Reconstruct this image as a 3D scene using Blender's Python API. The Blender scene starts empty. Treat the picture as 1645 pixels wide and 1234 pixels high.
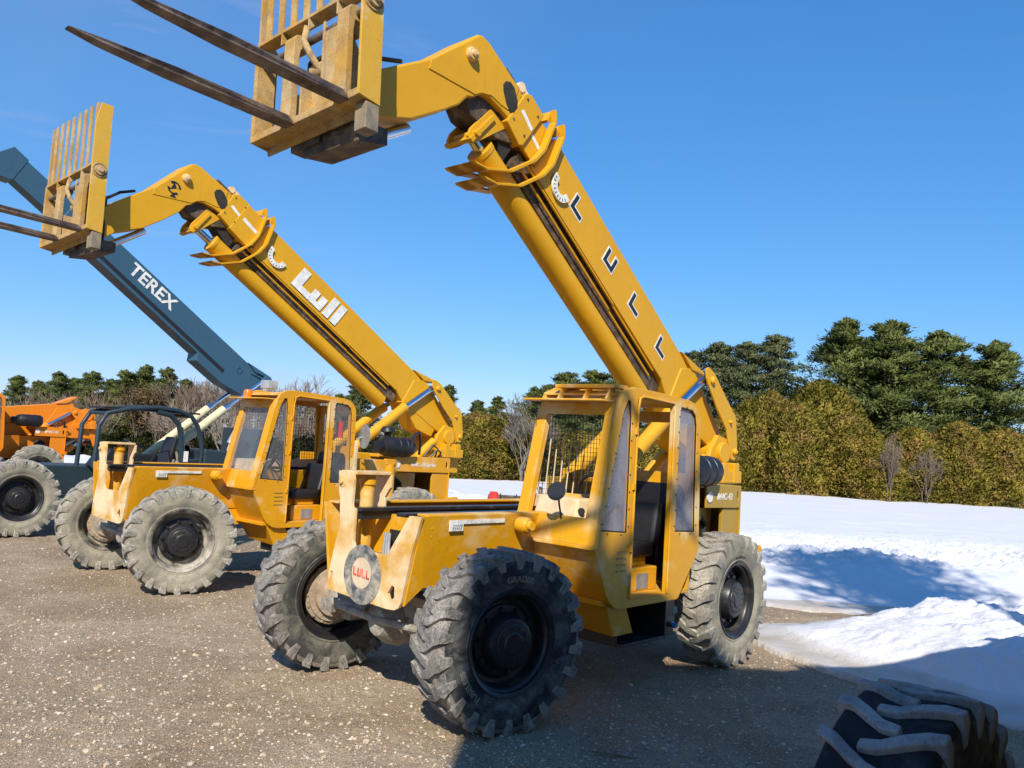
import bpy, bmesh, math, random
import numpy as np
from mathutils import Vector, Matrix, noise
from mathutils.geometry import tessellate_polygon
SC = bpy.context.scene
COL = SC.collection
R = math.radians

# ------------------------------------------------------------------ helpers
class MB:
    """collects shapes, then becomes ONE mesh object"""
    def __init__(s): s.bm = bmesh.new(); s.mi = 0
    def _f(s, vs):
        try:
            f = s.bm.faces.new(vs); f.material_index = s.mi; return f
        except ValueError: return None
    def box(s, x0, x1, y0, y1, z0, z1, M=None):
        P = [(x0,y0,z0),(x1,y0,z0),(x1,y1,z0),(x0,y1,z0),(x0,y0,z1),(x1,y0,z1),(x1,y1,z1),(x0,y1,z1)]
        if M is not None: P = [M @ Vector(p) for p in P]
        v = [s.bm.verts.new(p) for p in P]
        for q in ((3,2,1,0),(4,5,6,7),(0,1,5,4),(1,2,6,5),(2,3,7,6),(3,0,4,7)): s._f([v[i] for i in q])
        return s
    def hexa(s, P):
        v = [s.bm.verts.new(p) for p in P]
        for q in ((3,2,1,0),(4,5,6,7),(0,1,5,4),(1,2,6,5),(2,3,7,6),(3,0,4,7)): s._f([v[i] for i in q])
        return s
    def prism(s, poly, fn, w0, w1, holes=()):
        loops = [list(poly)] + [list(h) for h in holes]
        tri = tessellate_polygon([[Vector((a[0], a[1], 0)) for a in L] for L in loops])
        flat = [p for L in loops for p in L]
        a = [s.bm.verts.new(fn(p[0], p[1], w0)) for p in flat]
        b = [s.bm.verts.new(fn(p[0], p[1], w1)) for p in flat]
        for t in tri:
            s._f([a[i] for i in t]); s._f([b[i] for i in reversed(t)])
        o = 0
        for L in loops:
            n = len(L)
            for i in range(n):
                j = (i+1) % n
                s._f([a[o+i], a[o+j], b[o+j], b[o+i]])
            o += n
        return s
    def py(s, poly, y0, y1, holes=()): return s.prism(poly, lambda u,v,w: (u,w,v), y0, y1, holes)
    def px(s, poly, x0, x1, holes=()): return s.prism(poly, lambda u,v,w: (w,u,v), x0, x1, holes)
    def pz(s, poly, z0, z1, holes=()): return s.prism(poly, lambda u,v,w: (u,v,w), z0, z1, holes)
    def tube(s, pts, r, n=12, caps=True, sq=False):
        pts = [Vector(p) for p in pts]
        rr = r if isinstance(r, (list, tuple)) else [r]*len(pts)
        up = None; rings = []
        for i, p in enumerate(pts):
            if i == 0: d = pts[1]-p
            elif i == len(pts)-1: d = p-pts[-2]
            else: d = (pts[i+1]-p).normalized() + (p-pts[i-1]).normalized()
            d.normalize()
            if up is None:
                up = Vector((0,0,1)) if abs(d.z) < .9 else Vector((0,1,0))
            a = d.cross(up).normalized(); b = a.cross(d).normalized(); up = b
            ring = []
            for k in range(n):
                t = 2*math.pi*(k+(.5 if sq else 0))/n
                ring.append(s.bm.verts.new(p + (a*math.cos(t)+b*math.sin(t))*rr[i]))
            rings.append(ring)
        for i in range(len(rings)-1):
            for k in range(n):
                s._f([rings[i][k], rings[i][(k+1)%n], rings[i+1][(k+1)%n], rings[i+1][k]])
        if caps:
            s._f(list(reversed(rings[0]))); s._f(rings[-1])
        return s
    def bar(s, a, b, w, h, up=(0,0,1)):
        """rectangular bar from a to b, w across, h along up"""
        a = Vector(a); b = Vector(b); d = (b-a).normalized(); u = Vector(up)
        x = d.cross(u).normalized()*w/2; y = x.cross(d).normalized()*h/2
        P = [a-x-y, a+x-y, a+x+y, a-x+y, b-x-y, b+x-y, b+x+y, b-x+y]
        return s.hexa(P)
    def lathe(s, prof, c=(0,0,0), axis=(0,1,0), n=48, close=False):
        """profile of (radius, along axis)"""
        ax = Vector(axis).normalized(); u = ax.orthogonal().normalized(); v = ax.cross(u); c = Vector(c)
        rings = []
        for r, h in prof:
            if r < 1e-5: rings.append([s.bm.verts.new(c+ax*h)])
            else: rings.append([s.bm.verts.new(c+ax*h+(u*math.cos(2*math.pi*k/n)+v*math.sin(2*math.pi*k/n))*r) for k in range(n)])
        m = len(rings)
        for i in range(m if close else m-1):
            A = rings[i]; B = rings[(i+1)%m]
            for k in range(n):
                q = []
                for vv in (A[k%len(A)], A[(k+1)%len(A)], B[(k+1)%len(B)], B[k%len(B)]):
                    if vv not in q: q.append(vv)
                if len(q) > 2: s._f(q)
        return s
    def cyl(s, a, b, r, n=20): return s.tube([a, b], r, n)
    def bolt(s, p, ax, r=.014, h=.012):
        p = Vector(p); return s.tube([p, p+Vector(ax)*h], r, 6)
    def build(s, name, mats, parent=None, smooth=False, bevel=0, seg=2):
        me = bpy.data.meshes.new(name)
        bmesh.ops.recalc_face_normals(s.bm, faces=s.bm.faces)
        s.bm.to_mesh(me); s.bm.free()
        for m in (mats if isinstance(mats, (list, tuple)) else [mats]): me.materials.append(m)
        if smooth:
            me.shade_smooth(); me.set_sharp_from_angle(angle=R(smooth if smooth is not True else 38))
        o = bpy.data.objects.new(name, me); COL.objects.link(o)
        if parent: o.parent = parent
        if bevel:
            b = o.modifiers.new('bevel', 'BEVEL'); b.width = bevel; b.segments = seg; b.limit_method = 'ANGLE'; b.angle_limit = R(40)
        return o

def empty(name, loc=(0,0,0), rz=0, parent=None):
    o = bpy.data.objects.new(name, None); COL.objects.link(o); o.location = loc; o.rotation_euler = (0,0,rz)
    o.empty_display_size = .1
    if parent: o.parent = parent
    return o
def tag(o, label=None, cat=None, group=None, kind=None):
    if label: o['label'] = label
    if cat: o['category'] = cat
    if group: o['group'] = group
    if kind: o['kind'] = kind
    return o
def copy_tree(o, parent=None):
    c = o.copy(); COL.objects.link(c); c.parent = parent
    for ch in [x for x in o.children]: copy_tree(ch, c)
    return c
def text_geo(txt, size, depth=.002, bold=0.0, shear=0):
    cu = bpy.data.curves.new('t', 'FONT'); cu.body = txt; cu.size = size; cu.extrude = depth; cu.offset = bold; cu.shear = shear
    cu.align_x = 'CENTER'; cu.align_y = 'CENTER'; cu.resolution_u = 3
    o = bpy.data.objects.new('t', cu); COL.objects.link(o)
    dg = bpy.context.evaluated_depsgraph_get(); me = bpy.data.meshes.new_from_object(o.evaluated_get(dg))
    V = [tuple(v.co) for v in me.vertices]; F = [tuple(p.vertices) for p in me.polygons]
    bpy.data.objects.remove(o); bpy.data.curves.remove(cu); bpy.data.meshes.remove(me)
    return V, F
def add_geo(mb, V, F, fn):
    vs = [mb.bm.verts.new(fn(*v)) for v in V]
    for f in F: mb._f([vs[i] for i in f])

# ------------------------------------------------------------------ materials
def mat(name): 
    m = bpy.data.materials.new(name); m.use_nodes = True
    nt = m.node_tree; nt.nodes.clear()
    out = nt.nodes.new('ShaderNodeOutputMaterial'); b = nt.nodes.new('ShaderNodeBsdfPrincipled')
    nt.links.new(b.outputs[0], out.inputs[0])
    return m, nt, b, out
def N(nt, t, **k):
    n = nt.nodes.new(t)
    for a, v in k.items():
        if a in n.inputs.keys() if hasattr(n.inputs, 'keys') else False: n.inputs[a].default_value = v
        else: setattr(n, a, v)
    return n
def noise_fac(nt, scale, lo, hi, detail=6, rough=.6, src=None, dist=0):
    n = nt.nodes.new('ShaderNodeTexNoise'); n.inputs['Scale'].default_value = scale; n.inputs['Detail'].default_value = detail
    n.inputs['Roughness'].default_value = rough; n.inputs['Distortion'].default_value = dist
    if src is not None: nt.links.new(src, n.inputs['Vector'])
    r = nt.nodes.new('ShaderNodeMapRange'); r.inputs[1].default_value = lo; r.inputs[2].default_value = hi
    nt.links.new(n.outputs[0], r.inputs[0])
    return r.outputs[0]
def mixc(nt, f, a, b):
    m = nt.nodes.new('ShaderNodeMix'); m.data_type = 'RGBA'
    for i, v in ((0, f), (6, a), (7, b)):
        if isinstance(v, (int, float)): m.inputs[i].default_value = v
        elif isinstance(v, tuple): m.inputs[i].default_value = (*v, 1)
        else: nt.links.new(v, m.inputs[i])
    return m.outputs[2]
def mth(nt, op, a, b=None, clamp=False):
    m = nt.nodes.new('ShaderNodeMath'); m.operation = op; m.use_clamp = clamp
    for i, v in enumerate((a, b)):
        if v is None: continue
        if isinstance(v, (int, float)): m.inputs[i].default_value = v
        else: nt.links.new(v, m.inputs[i])
    return m.outputs[0]
def objco(nt):
    return nt.nodes.new('ShaderNodeTexCoord').outputs['Object']
def bump(nt, b, h, strength=.3, dist=.01):
    n = nt.nodes.new('ShaderNodeBump'); n.inputs['Strength'].default_value = strength; n.inputs['Distance'].default_value = dist
    nt.links.new(h, n.inputs['Height']); nt.links.new(n.outputs[0], b.inputs['Normal']); return n

def paint(name, col, dirt=(.33,.26,.16), amt=.25, fade=None, fadeamt=.3, rough=.42, rust=.0, coords=None):
    m, nt, b, out = mat(name); co = objco(nt)
    c = col
    big = noise_fac(nt, 1.7, .35, .7, 5, .6, co)
    c = mixc(nt, mth(nt, 'MULTIPLY', big, .35), col, tuple(x*.82 for x in col))
    if fade:
        f = noise_fac(nt, 2.3, .62-fadeamt*.5, .78-fadeamt*.5, 7, .62, co, .4)
        c = mixc(nt, mth(nt, 'MULTIPLY', f, .9), c, fade)
    d = noise_fac(nt, 5.5, .52-amt*.35, .85-amt*.35, 9, .7, co, .3)
    fine = noise_fac(nt, 60, .35, .65, 4, .6, co)
    d = mth(nt, 'MULTIPLY', d, mth(nt, 'ADD', mth(nt, 'MULTIPLY', fine, .5), .4))
    # dust settles on faces that look up
    g = nt.nodes.new('ShaderNodeNewGeometry'); sx = nt.nodes.new('ShaderNodeSeparateXYZ'); nt.links.new(g.outputs['Normal'], sx.inputs[0])
    upf = nt.nodes.new('ShaderNodeMapRange'); upf.inputs[1].default_value = .3; upf.inputs[2].default_value = 1.; upf.inputs[4].default_value = .45
    nt.links.new(sx.outputs[2], upf.inputs[0])
    d = mth(nt, 'ADD', mth(nt, 'MULTIPLY', d, amt*1.6), mth(nt, 'MULTIPLY', upf.outputs[0], .3+amt), True)
    c = mixc(nt, d, c, dirt)
    mpp = nt.nodes.new('ShaderNodeMapping'); mpp.inputs['Scale'].default_value = (6,6,.7); nt.links.new(co, mpp.inputs[0])
    st = noise_fac(nt, 2.6, .60, .80, 6, .65, mpp.outputs[0], .2)
    c = mixc(nt, mth(nt, 'MULTIPLY', st, .22+amt), c, tuple(x*.45 for x in dirt))
    sc_ = noise_fac(nt, 16, .64, .70, 8, .8, co, 2.2)
    c = mixc(nt, mth(nt, 'MULTIPLY', sc_, .16+amt*.8), c, tuple(min(1,x*1.25+.05) for x in dirt))
    # chips and rust specks
    sp = mth(nt,'MULTIPLY',noise_fac(nt, 37, .66-rust*.06, .72-rust*.06, 6, .75, co, .8),noise_fac(nt, 3.1, .50-rust*.08, .62-rust*.06, 3, .6, co))
    c = mixc(nt, mth(nt, 'MULTIPLY', sp, .75), c, (.09,.04,.02))
    nt.links.new(c, b.inputs['Base Color'])
    rr = mth(nt, 'ADD', mth(nt, 'MULTIPLY', d, .45), rough, True); nt.links.new(rr, b.inputs['Roughness'])
    b.inputs['Specular IOR Level'].default_value = .4
    h = mth(nt,'ADD',noise_fac(nt, 2.2, 0, 1, 2, .5, co),mth(nt,'MULTIPLY',noise_fac(nt, 14, 0, 1, 5, .6, co),.22))
    bump(nt, b, mth(nt, 'ADD', h, mth(nt, 'MULTIPLY', sp, -.15)), .35, .03)
    return m
def simple(name, col, rough=.5, metal=0., var=.25, scale=12, bmp=.0, dirt=None, damt=.4, spec=.5):
    m, nt, b, out = mat(name); co = objco(nt)
    f = noise_fac(nt, scale, .3, .7, 6, .65, co)
    c = mixc(nt, f, tuple(x*(1-var) for x in col), tuple(min(1, x*(1+var)) for x in col))
    if dirt:
        d = noise_fac(nt, scale*.5, .6-damt*.4, .8-damt*.3, 8, .7, co, .3)
        c = mixc(nt, d, c, dirt)
    nt.links.new(c, b.inputs['Base Color']); b.inputs['Roughness'].default_value = rough; b.inputs['Metallic'].default_value = metal
    b.inputs['Specular IOR Level'].default_value = spec
    if bmp: bump(nt, b, noise_fac(nt, scale*2, 0, 1, 6, .6, co), bmp, .02)
    return m
YEL = (.70,.335,.004)
M = {}
M['paint1'] = paint('yellow_paint', YEL, amt=.16, fade=(.74,.54,.26), fadeamt=.22, rust=.5)
M['paint2'] = paint('orange_yellow_paint', (.68,.31,.003), amt=.15, fade=(.74,.54,.28), fadeamt=.18, rust=.4)
M['boom1'] = paint('boom_yellow_paint', (.65,.33,.006), dirt=(.38,.24,.08), amt=.09, rust=-.3, rough=.5)
M['faded1'] = paint('faded_yellow_paint', (.64,.33,.03), dirt=(.42,.28,.13), amt=.35, fade=(.84,.66,.42), fadeamt=.50, rough=.6, rust=.7)
M['carr'] = paint('worn_carriage_paint', (.56,.31,.045), dirt=(.20,.13,.07), amt=.62, fade=(.60,.43,.21), fadeamt=.40, rough=.6, rust=.9)
M['carry'] = paint('worn_side_plate_paint', (.60,.34,.03), dirt=(.5,.36,.18), amt=.15, fade=(.72,.62,.45), fadeamt=.12, rough=.5, rust=.9)
M['orange'] = paint('orange_paint', (.75,.22,.006), amt=.1)
M['teal'] = paint('blue_grey_paint', (.035,.092,.145), dirt=(.12,.15,.17), amt=.1)
M['tealdark'] = paint('dark_cab_frame_paint', (.02,.038,.05), dirt=(.08,.09,.09), amt=.1)
M['cream'] = simple('cream_paint', (.66,.58,.34), .5, dirt=(.4,.33,.2), damt=.2)
M['black'] = simple('black_steel', (.018,.018,.02), .38, dirt=(.10,.085,.065), damt=.12, bmp=.1)
M['blackp'] = simple('black_plastic', (.012,.012,.014), .45)
M['dark'] = simple('dark_steel_and_void_shade', (.02,.017,.014), .8, dirt=(.06,.05,.035), damt=.3)  # dark steel; also carries the shade inside slots and openings
M['rust'] = simple('worn_fork_steel', (.075,.055,.05), .5, metal=.2, dirt=(.26,.20,.16), damt=.42, bmp=.35, scale=9)
M['greasy'] = simple('greasy_dirty_steel', (.06,.040,.025), .7, dirt=(.22,.15,.09), damt=.35, bmp=.5, scale=14)
M['axle'] = simple('mud_caked_axle', (.22,.19,.15), .9, dirt=(.40,.36,.29), damt=.6, bmp=.8, scale=16)
M['hub2'] = simple('mud_dusted_hub', (.30,.22,.15), .85, dirt=(.44,.35,.25), damt=.55, bmp=.5, scale=14)
M['chrome'] = simple('hydraulic_rod_chrome', (.55,.6,.7), .18, metal=1., var=.1)
M['white'] = simple('white_decal', (.72,.72,.68), .55, dirt=(.3,.26,.2), damt=.15)
M['ink'] = simple('black_decal', (.012,.014,.02), .5)
M['red'] = simple('red_decal', (.6,.06,.04), .55, dirt=(.6,.45,.3), damt=.3)
M['redp'] = simple('red_plastic', (.62,.03,.02), .4)
M['blueh'] = simple('blue_plastic', (.03,.22,.5), .4)
M['amber'] = simple('amber_beacon_lens', (.75,.17,.01), .2)
M['grey'] = simple('galvanised_grey', (.33,.34,.34), .5, metal=.4)
M['silver'] = simple('silver_muffler', (.55,.55,.54), .4, metal=.5)
M['vinyl'] = simple('black_seat_vinyl', (.012,.012,.015), .5, bmp=.1)
M['wood'] = simple('weathered_stick', (.20,.15,.11), .9)
M['shade_yellow'] = paint('yellow_paint_with_shade', (.40,.24,.02), amt=.2)  # darker copy of the yellow, with the rear housing's shade in its colour
M['emblem'] = simple('worn_round_sticker', (.07,.085,.10), .5, dirt=(.48,.42,.32), damt=.52, scale=20)
M['rimdust'] = simple('dust_streaked_black_rim', (.02,.02,.022), .5, dirt=(.42,.38,.30), damt=.50, scale=7)
M['greyw'] = simple('worn_grey_primer', (.20,.17,.13), .7, dirt=(.34,.24,.13), damt=.5, bmp=.3)
M['pale'] = simple('pale_dusty_panel', (.66,.52,.36), .7, dirt=(.55,.38,.14), damt=.3, scale=4)
def rubber(name, base, dust, amt, scale=7, bmp=.7):
    m, nt, b, out = mat(name); co = objco(nt)
    f = noise_fac(nt, scale, .62-amt*.42, .70-amt*.24, 10, .72, co, .6)
    f2 = noise_fac(nt, 3, .3, .7, 4, .6, co)
    f = mth(nt, 'MULTIPLY', f, mth(nt, 'ADD', mth(nt, 'MULTIPLY', f2, .5), .45), True)
    ck = noise_fac(nt, 26, .0, 1., 5, .6, co, .6); ck = mth(nt,'ABSOLUTE',mth(nt,'SUBTRACT',ck,.5)); ckr = nt.nodes.new('ShaderNodeMapRange'); ckr.inputs[1].default_value = .0; ckr.inputs[2].default_value = .03; nt.links.new(ck, ckr.inputs[0])
    f = mth(nt, 'MULTIPLY', f, mth(nt, 'ADD', mth(nt, 'MULTIPLY', ckr.outputs[0], .55*amt), 1-.55*amt))
    c = mixc(nt, f, base, dust); nt.links.new(c, b.inputs['Base Color']); b.inputs['Roughness'].default_value = .8
    b.inputs['Specular IOR Level'].default_value = .3
    h = noise_fac(nt, 24, 0, 1, 8, .7, co)
    bump(nt, b, mth(nt, 'ADD', h, f), bmp, .012)
    return m
M['side_dark'] = rubber('tyre_sidewall_dark', (.022,.023,.026), (.17,.17,.155), .44, 5, .25)
M['tread_dark'] = rubber('tyre_tread_muddy', (.05,.05,.05), (.42,.38,.33), .80, 9, .9)
M['side_dust'] = rubber('tyre_sidewall_dusty', (.13,.125,.10), (.40,.36,.27), .66, 4, .25)
M['tread_dust'] = rubber('tyre_tread_dusty', (.09,.09,.085), (.50,.46,.38), .85, 8, .8)
M['lugtop'] = rubber('pale_scuffed_lug_tops', (.12,.12,.125), (.36,.35,.34), .80, 6, .4)
M['blackrub'] = rubber('black_tyre_carcass', (.012,.013,.016), (.05,.05,.055), .3, 6, .3)
M['side_mid'] = rubber('tyre_sidewall_greenish', (.045,.048,.045), (.24,.22,.17), .45, 4, .3)
def glass(name, col, alpha, rough=.15):
    m, nt, b, out = mat(name)
    b.inputs['Base Color'].default_value = (*col, 1); b.inputs['Roughness'].default_value = rough
    co = objco(nt); f = noise_fac(nt, 6, .3, .7, 8, .7, co)
    f2_ = noise_fac(nt, 2.1, .42, .58, 5, .6, co, .8); a = mth(nt, 'ADD', mth(nt, 'ADD', mth(nt, 'MULTIPLY', f, .5*alpha), mth(nt,'MULTIPLY',f2_,.6*alpha)), alpha*.7, True); nt.links.new(a, b.inputs['Alpha'])
    return m
M['milky'] = glass('scratched_film_window', (.34,.34,.40), .36, .22)
M['clear'] = glass('dusty_clear_window', (.26,.28,.30), .13, .1)

# ------------------------------------------------------------------ wheels
def tyre_mesh(seed, n=22, sgn=1, flat=.012):
    rnd = random.Random(seed); mb = MB(); nn = 96; lw = .066 if seed != 9 else .046
    prof = [(.352,.118),(.362,.150),(.385,.163),(.395,.158),(.430,.172),(.470,.178),(.480,.176),(.520,.176),(.570,.171),(.602,.154),(.612,.08),(.614,0)]
    full = prof + [(r,-h) for r,h in reversed(prof[:-1])]
    full = full + [(.335,-.11),(.33,0),(.335,.11)]
    mb.mi = 0; mb.lathe(full, n=nn, close=True)
    for f in mb.bm.faces:
        c = f.calc_center_median(); rr = math.hypot(c.x, c.z)
        f.material_index = 3 if rr > .57 else 0
    mb.mi = 1
    def P(th, r, v): return (r*math.sin(th), v, r*math.cos(th))
    for side in (1, -1):
        for k in range(n):
            t0 = 2*math.pi*(k + (.5 if side < 0 else 0))/n
            w = lw+rnd.uniform(-.006,.006)
            j = lambda a: rnd.uniform(-a, a)
            #    (theta offset, half width, v_in, r_in, v_out, r_out)
            sec = [(-.015, w*.8, .168, .505, .180, .512), (-.01, w*1.0, .165, .57, .187, .590), (0, w*1.05, .15, .600, .181, .628+j(.003)),
                   (.03, w*1.0, .12, .604, .125, .634+j(.004)), (.10, w*.95, .065, .606, .065, .636+j(.004)), (.15, w*.86, .01, .606, .01, .635), (.175, w*.66, -.05, .606, -.048, .638)]
            rings = []
            for th, hw, vi, ri, vo, ro in sec:
                th = t0 + sgn*(th+j(.008)); h2 = hw*.86
                rings.append([mb.bm.verts.new(P(th-hw, ri, side*vi)), mb.bm.verts.new(P(th+hw, ri, side*vi)),
                              mb.bm.verts.new(P(th+h2, ro, side*vo)), mb.bm.verts.new(P(th-h2, ro, side*vo))])
            for i in range(len(rings)-1):
                for q in range(4): mb._f([rings[i][q], rings[i][(q+1)%4], rings[i+1][(q+1)%4], rings[i+1][q]])
            mb._f(rings[0]); mb._f(list(reversed(rings[-1])))
    for v in mb.bm.verts:   # tyre squats a little where it stands
        d = -.628 - v.co.z
        if d > 0: v.co.z += d*.8
    return mb
def tyre_obj(seed, mats, words, parent, sgn=1):
    mb = tyre_mesh(seed, sgn=sgn)
    mb.mi = 2
    for txt, mid in words:
        V, F = text_geo(txt, .062, .003, .002)
        # raised lettering following the sidewall, outer side (+y)
        def fn(x, y, z, mid=mid):
            r = .445+y; th = mid - x/.445
            return (r*math.sin(th), .174+z*1.2, r*math.cos(th))
        add_geo(mb, V, F, fn)
    return mb.build('tyre', mats, parent, smooth=30, bevel=.011 if seed == 9 else .007)
def rim_obj(mat_, hubmat, parent, dish=True):
    mb = MB()
    mb.lathe([(.362,.152),(.372,.158),(.366,.166),(.352,.160),(.338,.150),(.334,.128),(.322,.120),(.312,.10),(.308,.045),(.300,.020),(.270,.012),(.245,.020),(.225,.020),(.15,.02),(.0,.02)], n=56)
    mb.lathe([(.362,-.152),(.372,-.158),(.366,-.166),(.352,-.160),(.338,-.150),(.334,-.128),(.322,-.120),(.312,-.10),(.308,-.03),(.300,-.008),(.270,.004),(.225,.008),(.0,.008)], n=56)
    r = mb.build('rim', mat_, parent, smooth=30)
    hb = MB()
    hb.lathe([(.252,.021),(.252,.040),(.244,.046),(.200,.048),(.190,.075),(.182,.120),(.168,.145),(.150,.152),(.135,.152),(.130,.160),(.08,.163),(.07,.172),(.0,.174)], n=40)
    for k in range(10):
        a = 2*math.pi*k/10+.2
        hb.cyl((.222*math.sin(a),.045,.222*math.cos(a)), (.222*math.sin(a),.078,.222*math.cos(a)), .017, 8)
    for k in range(12):
        a = 2*math.pi*k/12; hb.cyl((.110*math.sin(a),.155,.110*math.cos(a)), (.110*math.sin(a),.170,.110*math.cos(a)), .010, 6)
    h = hb.build('hub', hubmat, parent, smooth=35, bevel=.002)
    ib = MB()   # brake/steering drum on the inner side of the wheel
    ib.lathe([(.262,.0),(.262,-.05),(.235,-.060),(.232,-.075),(.19,-.080),(.185,-.12),(.14,-.13),(.13,-.2),(.0,-.2)], n=36)
    for k in range(16):
        a = 2*math.pi*k/16; ib.cyl((.248*math.sin(a),-.05,.248*math.cos(a)), (.248*math.sin(a),-.068,.248*math.cos(a)), .011, 6)
    i = ib.build('hub_carrier', M['hub2'], parent, smooth=35)
    return r, h, i

# ------------------------------------------------------------------ the yellow telehandler
def XZ(O, a):
    ca, sa = math.cos(a), math.sin(a)
    return lambda s, t: (O[0]+s*ca-t*sa, O[1]+s*sa+t*ca)

def telehandler(cfg):
    g = cfg.get
    pm = M[g('paint','paint1')]; bmx = M[g('boom','boom1')]; fm = M[g('faded','faded1')]; pm2 = M[g('cabpaint','paint1')]
    root = empty('telehandler', cfg['loc'], cfg['rz'])
    tag(root, cfg['label'], 'telehandler', 'telehandlers parked side by side in a row')
    rs = g('rs', 0.)            # rear shift
    xr = -3.21+rs
    # --- chassis
    c = MB()
    for s in (1, -1):
        P = [(.435,.60,1.456),(xr-.45,.60,1.456),(xr-.45,.58,1.0),(-.9,.53,.72),(-.55,.50,.93),(.30,.50,.93),(.435,.46,.80)]
        top = lambda y,s=s: s*y
        a = [c.bm.verts.new((p[0], s*p[1], p[2])) for p in P]; b = [c.bm.verts.new((p[0], s*(p[1]-.03), p[2])) for p in P]
        tri = tessellate_polygon([[Vector((p[0], p[2], 0)) for p in P]])
        for t in tri: c._f([a[i] for i in t]); c._f([b[i] for i in reversed(t)])
        n = len(P)
        for i in range(n): c._f([a[i], a[(i+1)%n], b[(i+1)%n], b[i]])
        c.box(xr-.44, .39, min(s*.60,s*.48), max(s*.60,s*.48), 1.450, 1.468)       # top ledge
    ch = c.build('chassis', pm, root, bevel=.005)
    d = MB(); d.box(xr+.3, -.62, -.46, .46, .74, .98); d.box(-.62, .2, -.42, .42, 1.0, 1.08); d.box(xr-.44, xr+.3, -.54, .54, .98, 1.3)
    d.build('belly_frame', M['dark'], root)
    for s in (1,):
        for i,(bx,bz) in enumerate(((.33,1.36),(.325,1.30),(.315,1.19))):
            pass
    for bx,bz in ((.33,1.37),(.325,1.31),(.315,1.20)): bl = MB(); bl.bolt((bx, .595-(1.456-bz)*.2, bz), (0,1,0), .010, .008); bl.build('bolt', pm, ch)
    # boom track on the frame
    t = MB(); t.box(xr-.1, .44, -.20, -.10, 1.425, 1.452); t.box(xr-.1,.42,-.17,-.13,1.36,1.425); t.box(xr-.1,.40,.26,.36,1.425,1.452)
    t.build('slide_rail', M['black'], root, bevel=.003)
    # --- front plate
    p = MB()
    outer = [(-.391,1.719),(-.372,1.56),(-.350,1.50),(-.330,1.281),(-.364,1.181),(-.430,.914),(-.432,.815),(-.41,.795),(-.229,.782),(.30,.762),(.385,.768),(.43,.79),(.453,.83),(.535,1.2),(.614,1.456),(.483,1.451),(.272,1.153),(.225,1.142),(.176,1.143),(-.113,1.146),(-.135,1.165),(-.150,1.20),(-.155,1.44),(-.195,1.45),(-.200,1.48),(-.195,1.66),(-.221,1.719)]
    hole = [(.30,.875),(.345,.94),(.372,.93),(.378,.86),(.36,.835),(.315,.84)]
    slot = [(-.405,.86),(-.385,.86),(-.375,.93),(-.39,.94),(-.405,.93)]
    p.px(outer, .44, .465, [hole, slot])
    fp = p.build('front_plate', fm, root, bevel=.006)
    if g('emblem', True):
        e = MB(); e.mi = 0; e.lathe([(0,.002),(.222,.002),(.222,.006),(.0,.006)], (.4645,-.005,.965), (1,0,0), 40)
        em = e.build('round_emblem', M['emblem'], fp)
        e2 = MB(); e2.lathe([(0,.006),(.115,.006),(.115,.0085),(.0,.0085)], (.4645,-.01,.975), (1,0,0), 32)
        e2.mi = 1
        def gl(kind, y0):
            h_, w_, k_ = .062, .040, .013
            if kind == 'L': p_ = [(0,0),(w_,0),(w_,k_),(k_,k_),(k_,h_),(0,h_)]
            else: p_ = [(0,0),(w_,0),(w_,h_),(w_-k_,h_),(w_-k_,k_),(k_,k_),(k_,h_),(0,h_)]
            e2.px([(y0+a_, .945+b_-.06*(y0+a_)) for a_, b_ in p_], .4732, .4765)
        for i_, k_ in enumerate('LULL'): gl(k_, -.105+i_*.052)
        e2.build('emblem_lettering', [M['pale'], M['red']], em if False else fp)
    # --- front mast with sway cylinder
    m_ = MB()
    m_.box(.09,.44,-.39,-.20,1.70,1.725)
    m_.px([(-.39,1.43),(-.39,1.69),(-.33,1.70),(-.20,1.70),(-.20,1.60),(-.26,1.52),(-.26,1.43)], .07, .095)
    m_.build('mast_bracket', fm, root, bevel=.004)
    k = MB(); k.cyl((.25,-.29,1.1),(.25,-.29,1.62),.058,20); k.cyl((.25,-.29,1.62),(.25,-.29,1.66),.07,20); k.cyl((.25,-.29,1.66),(.25,-.29,1.70),.03,12)
    k.build('sway_cylinder', pm, root, smooth=True)
    k = MB(); k.lathe([(0,.02),(.02,.02),(.02,.0),(.045,.0),(.045,-.01),(0,-.01)], (.468,-.335,1.64), (1,0,0), 24); k.build('pin_cap', fm, fp, smooth=True)
    # inner wall plate seen through the opening, hoses
    w = MB(); w.box(.10,.12,-.40,.45,1.0,1.40); w.build('inner_bulkhead', pm, root)
    w = MB()
    w.box(.121,.125,-.13,.06,1.12,1.28); w.build('opening_shade_sheet', M['dark'], root)  # no hole is cut; a dark sheet paints the shade inside the opening
    for i in range(3):
        h = MB(); h.tube([(.18,-.10+.02*i,1.25),(.24,-.04+.025*i,1.26),(.30,.02+.03*i,1.16),(.32,.06+.03*i,1.0),(.28,.08+.03*i,.8)], .011, 8); h.build('hydraulic_hose', M['grey'], root, smooth=True)
    # --- axles
    for ax, st in ((0, 1), (xr, -1)):
        a = MB(); a.tube([(ax,-.86,.63),(ax,-.70,.63),(ax,-.45,.60),(ax,-.2,.58),(ax,.2,.58),(ax,.45,.60),(ax,.70,.63),(ax,.86,.63)], [.15,.12,.095,.10,.11,.095,.12,.15], 16)
        a.lathe([(0,.28),(.10,.26),(.17,.16),(.20,.05),(.19,-.05),(.13,-.16),(0,-.2)], (ax,-.05,.58), (st,0,0), 20)
        a.tube([(ax+st*.24,-.66,.62),(ax+st*.27,0,.60),(ax+st*.24,.66,.62)], .028, 10)
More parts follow.
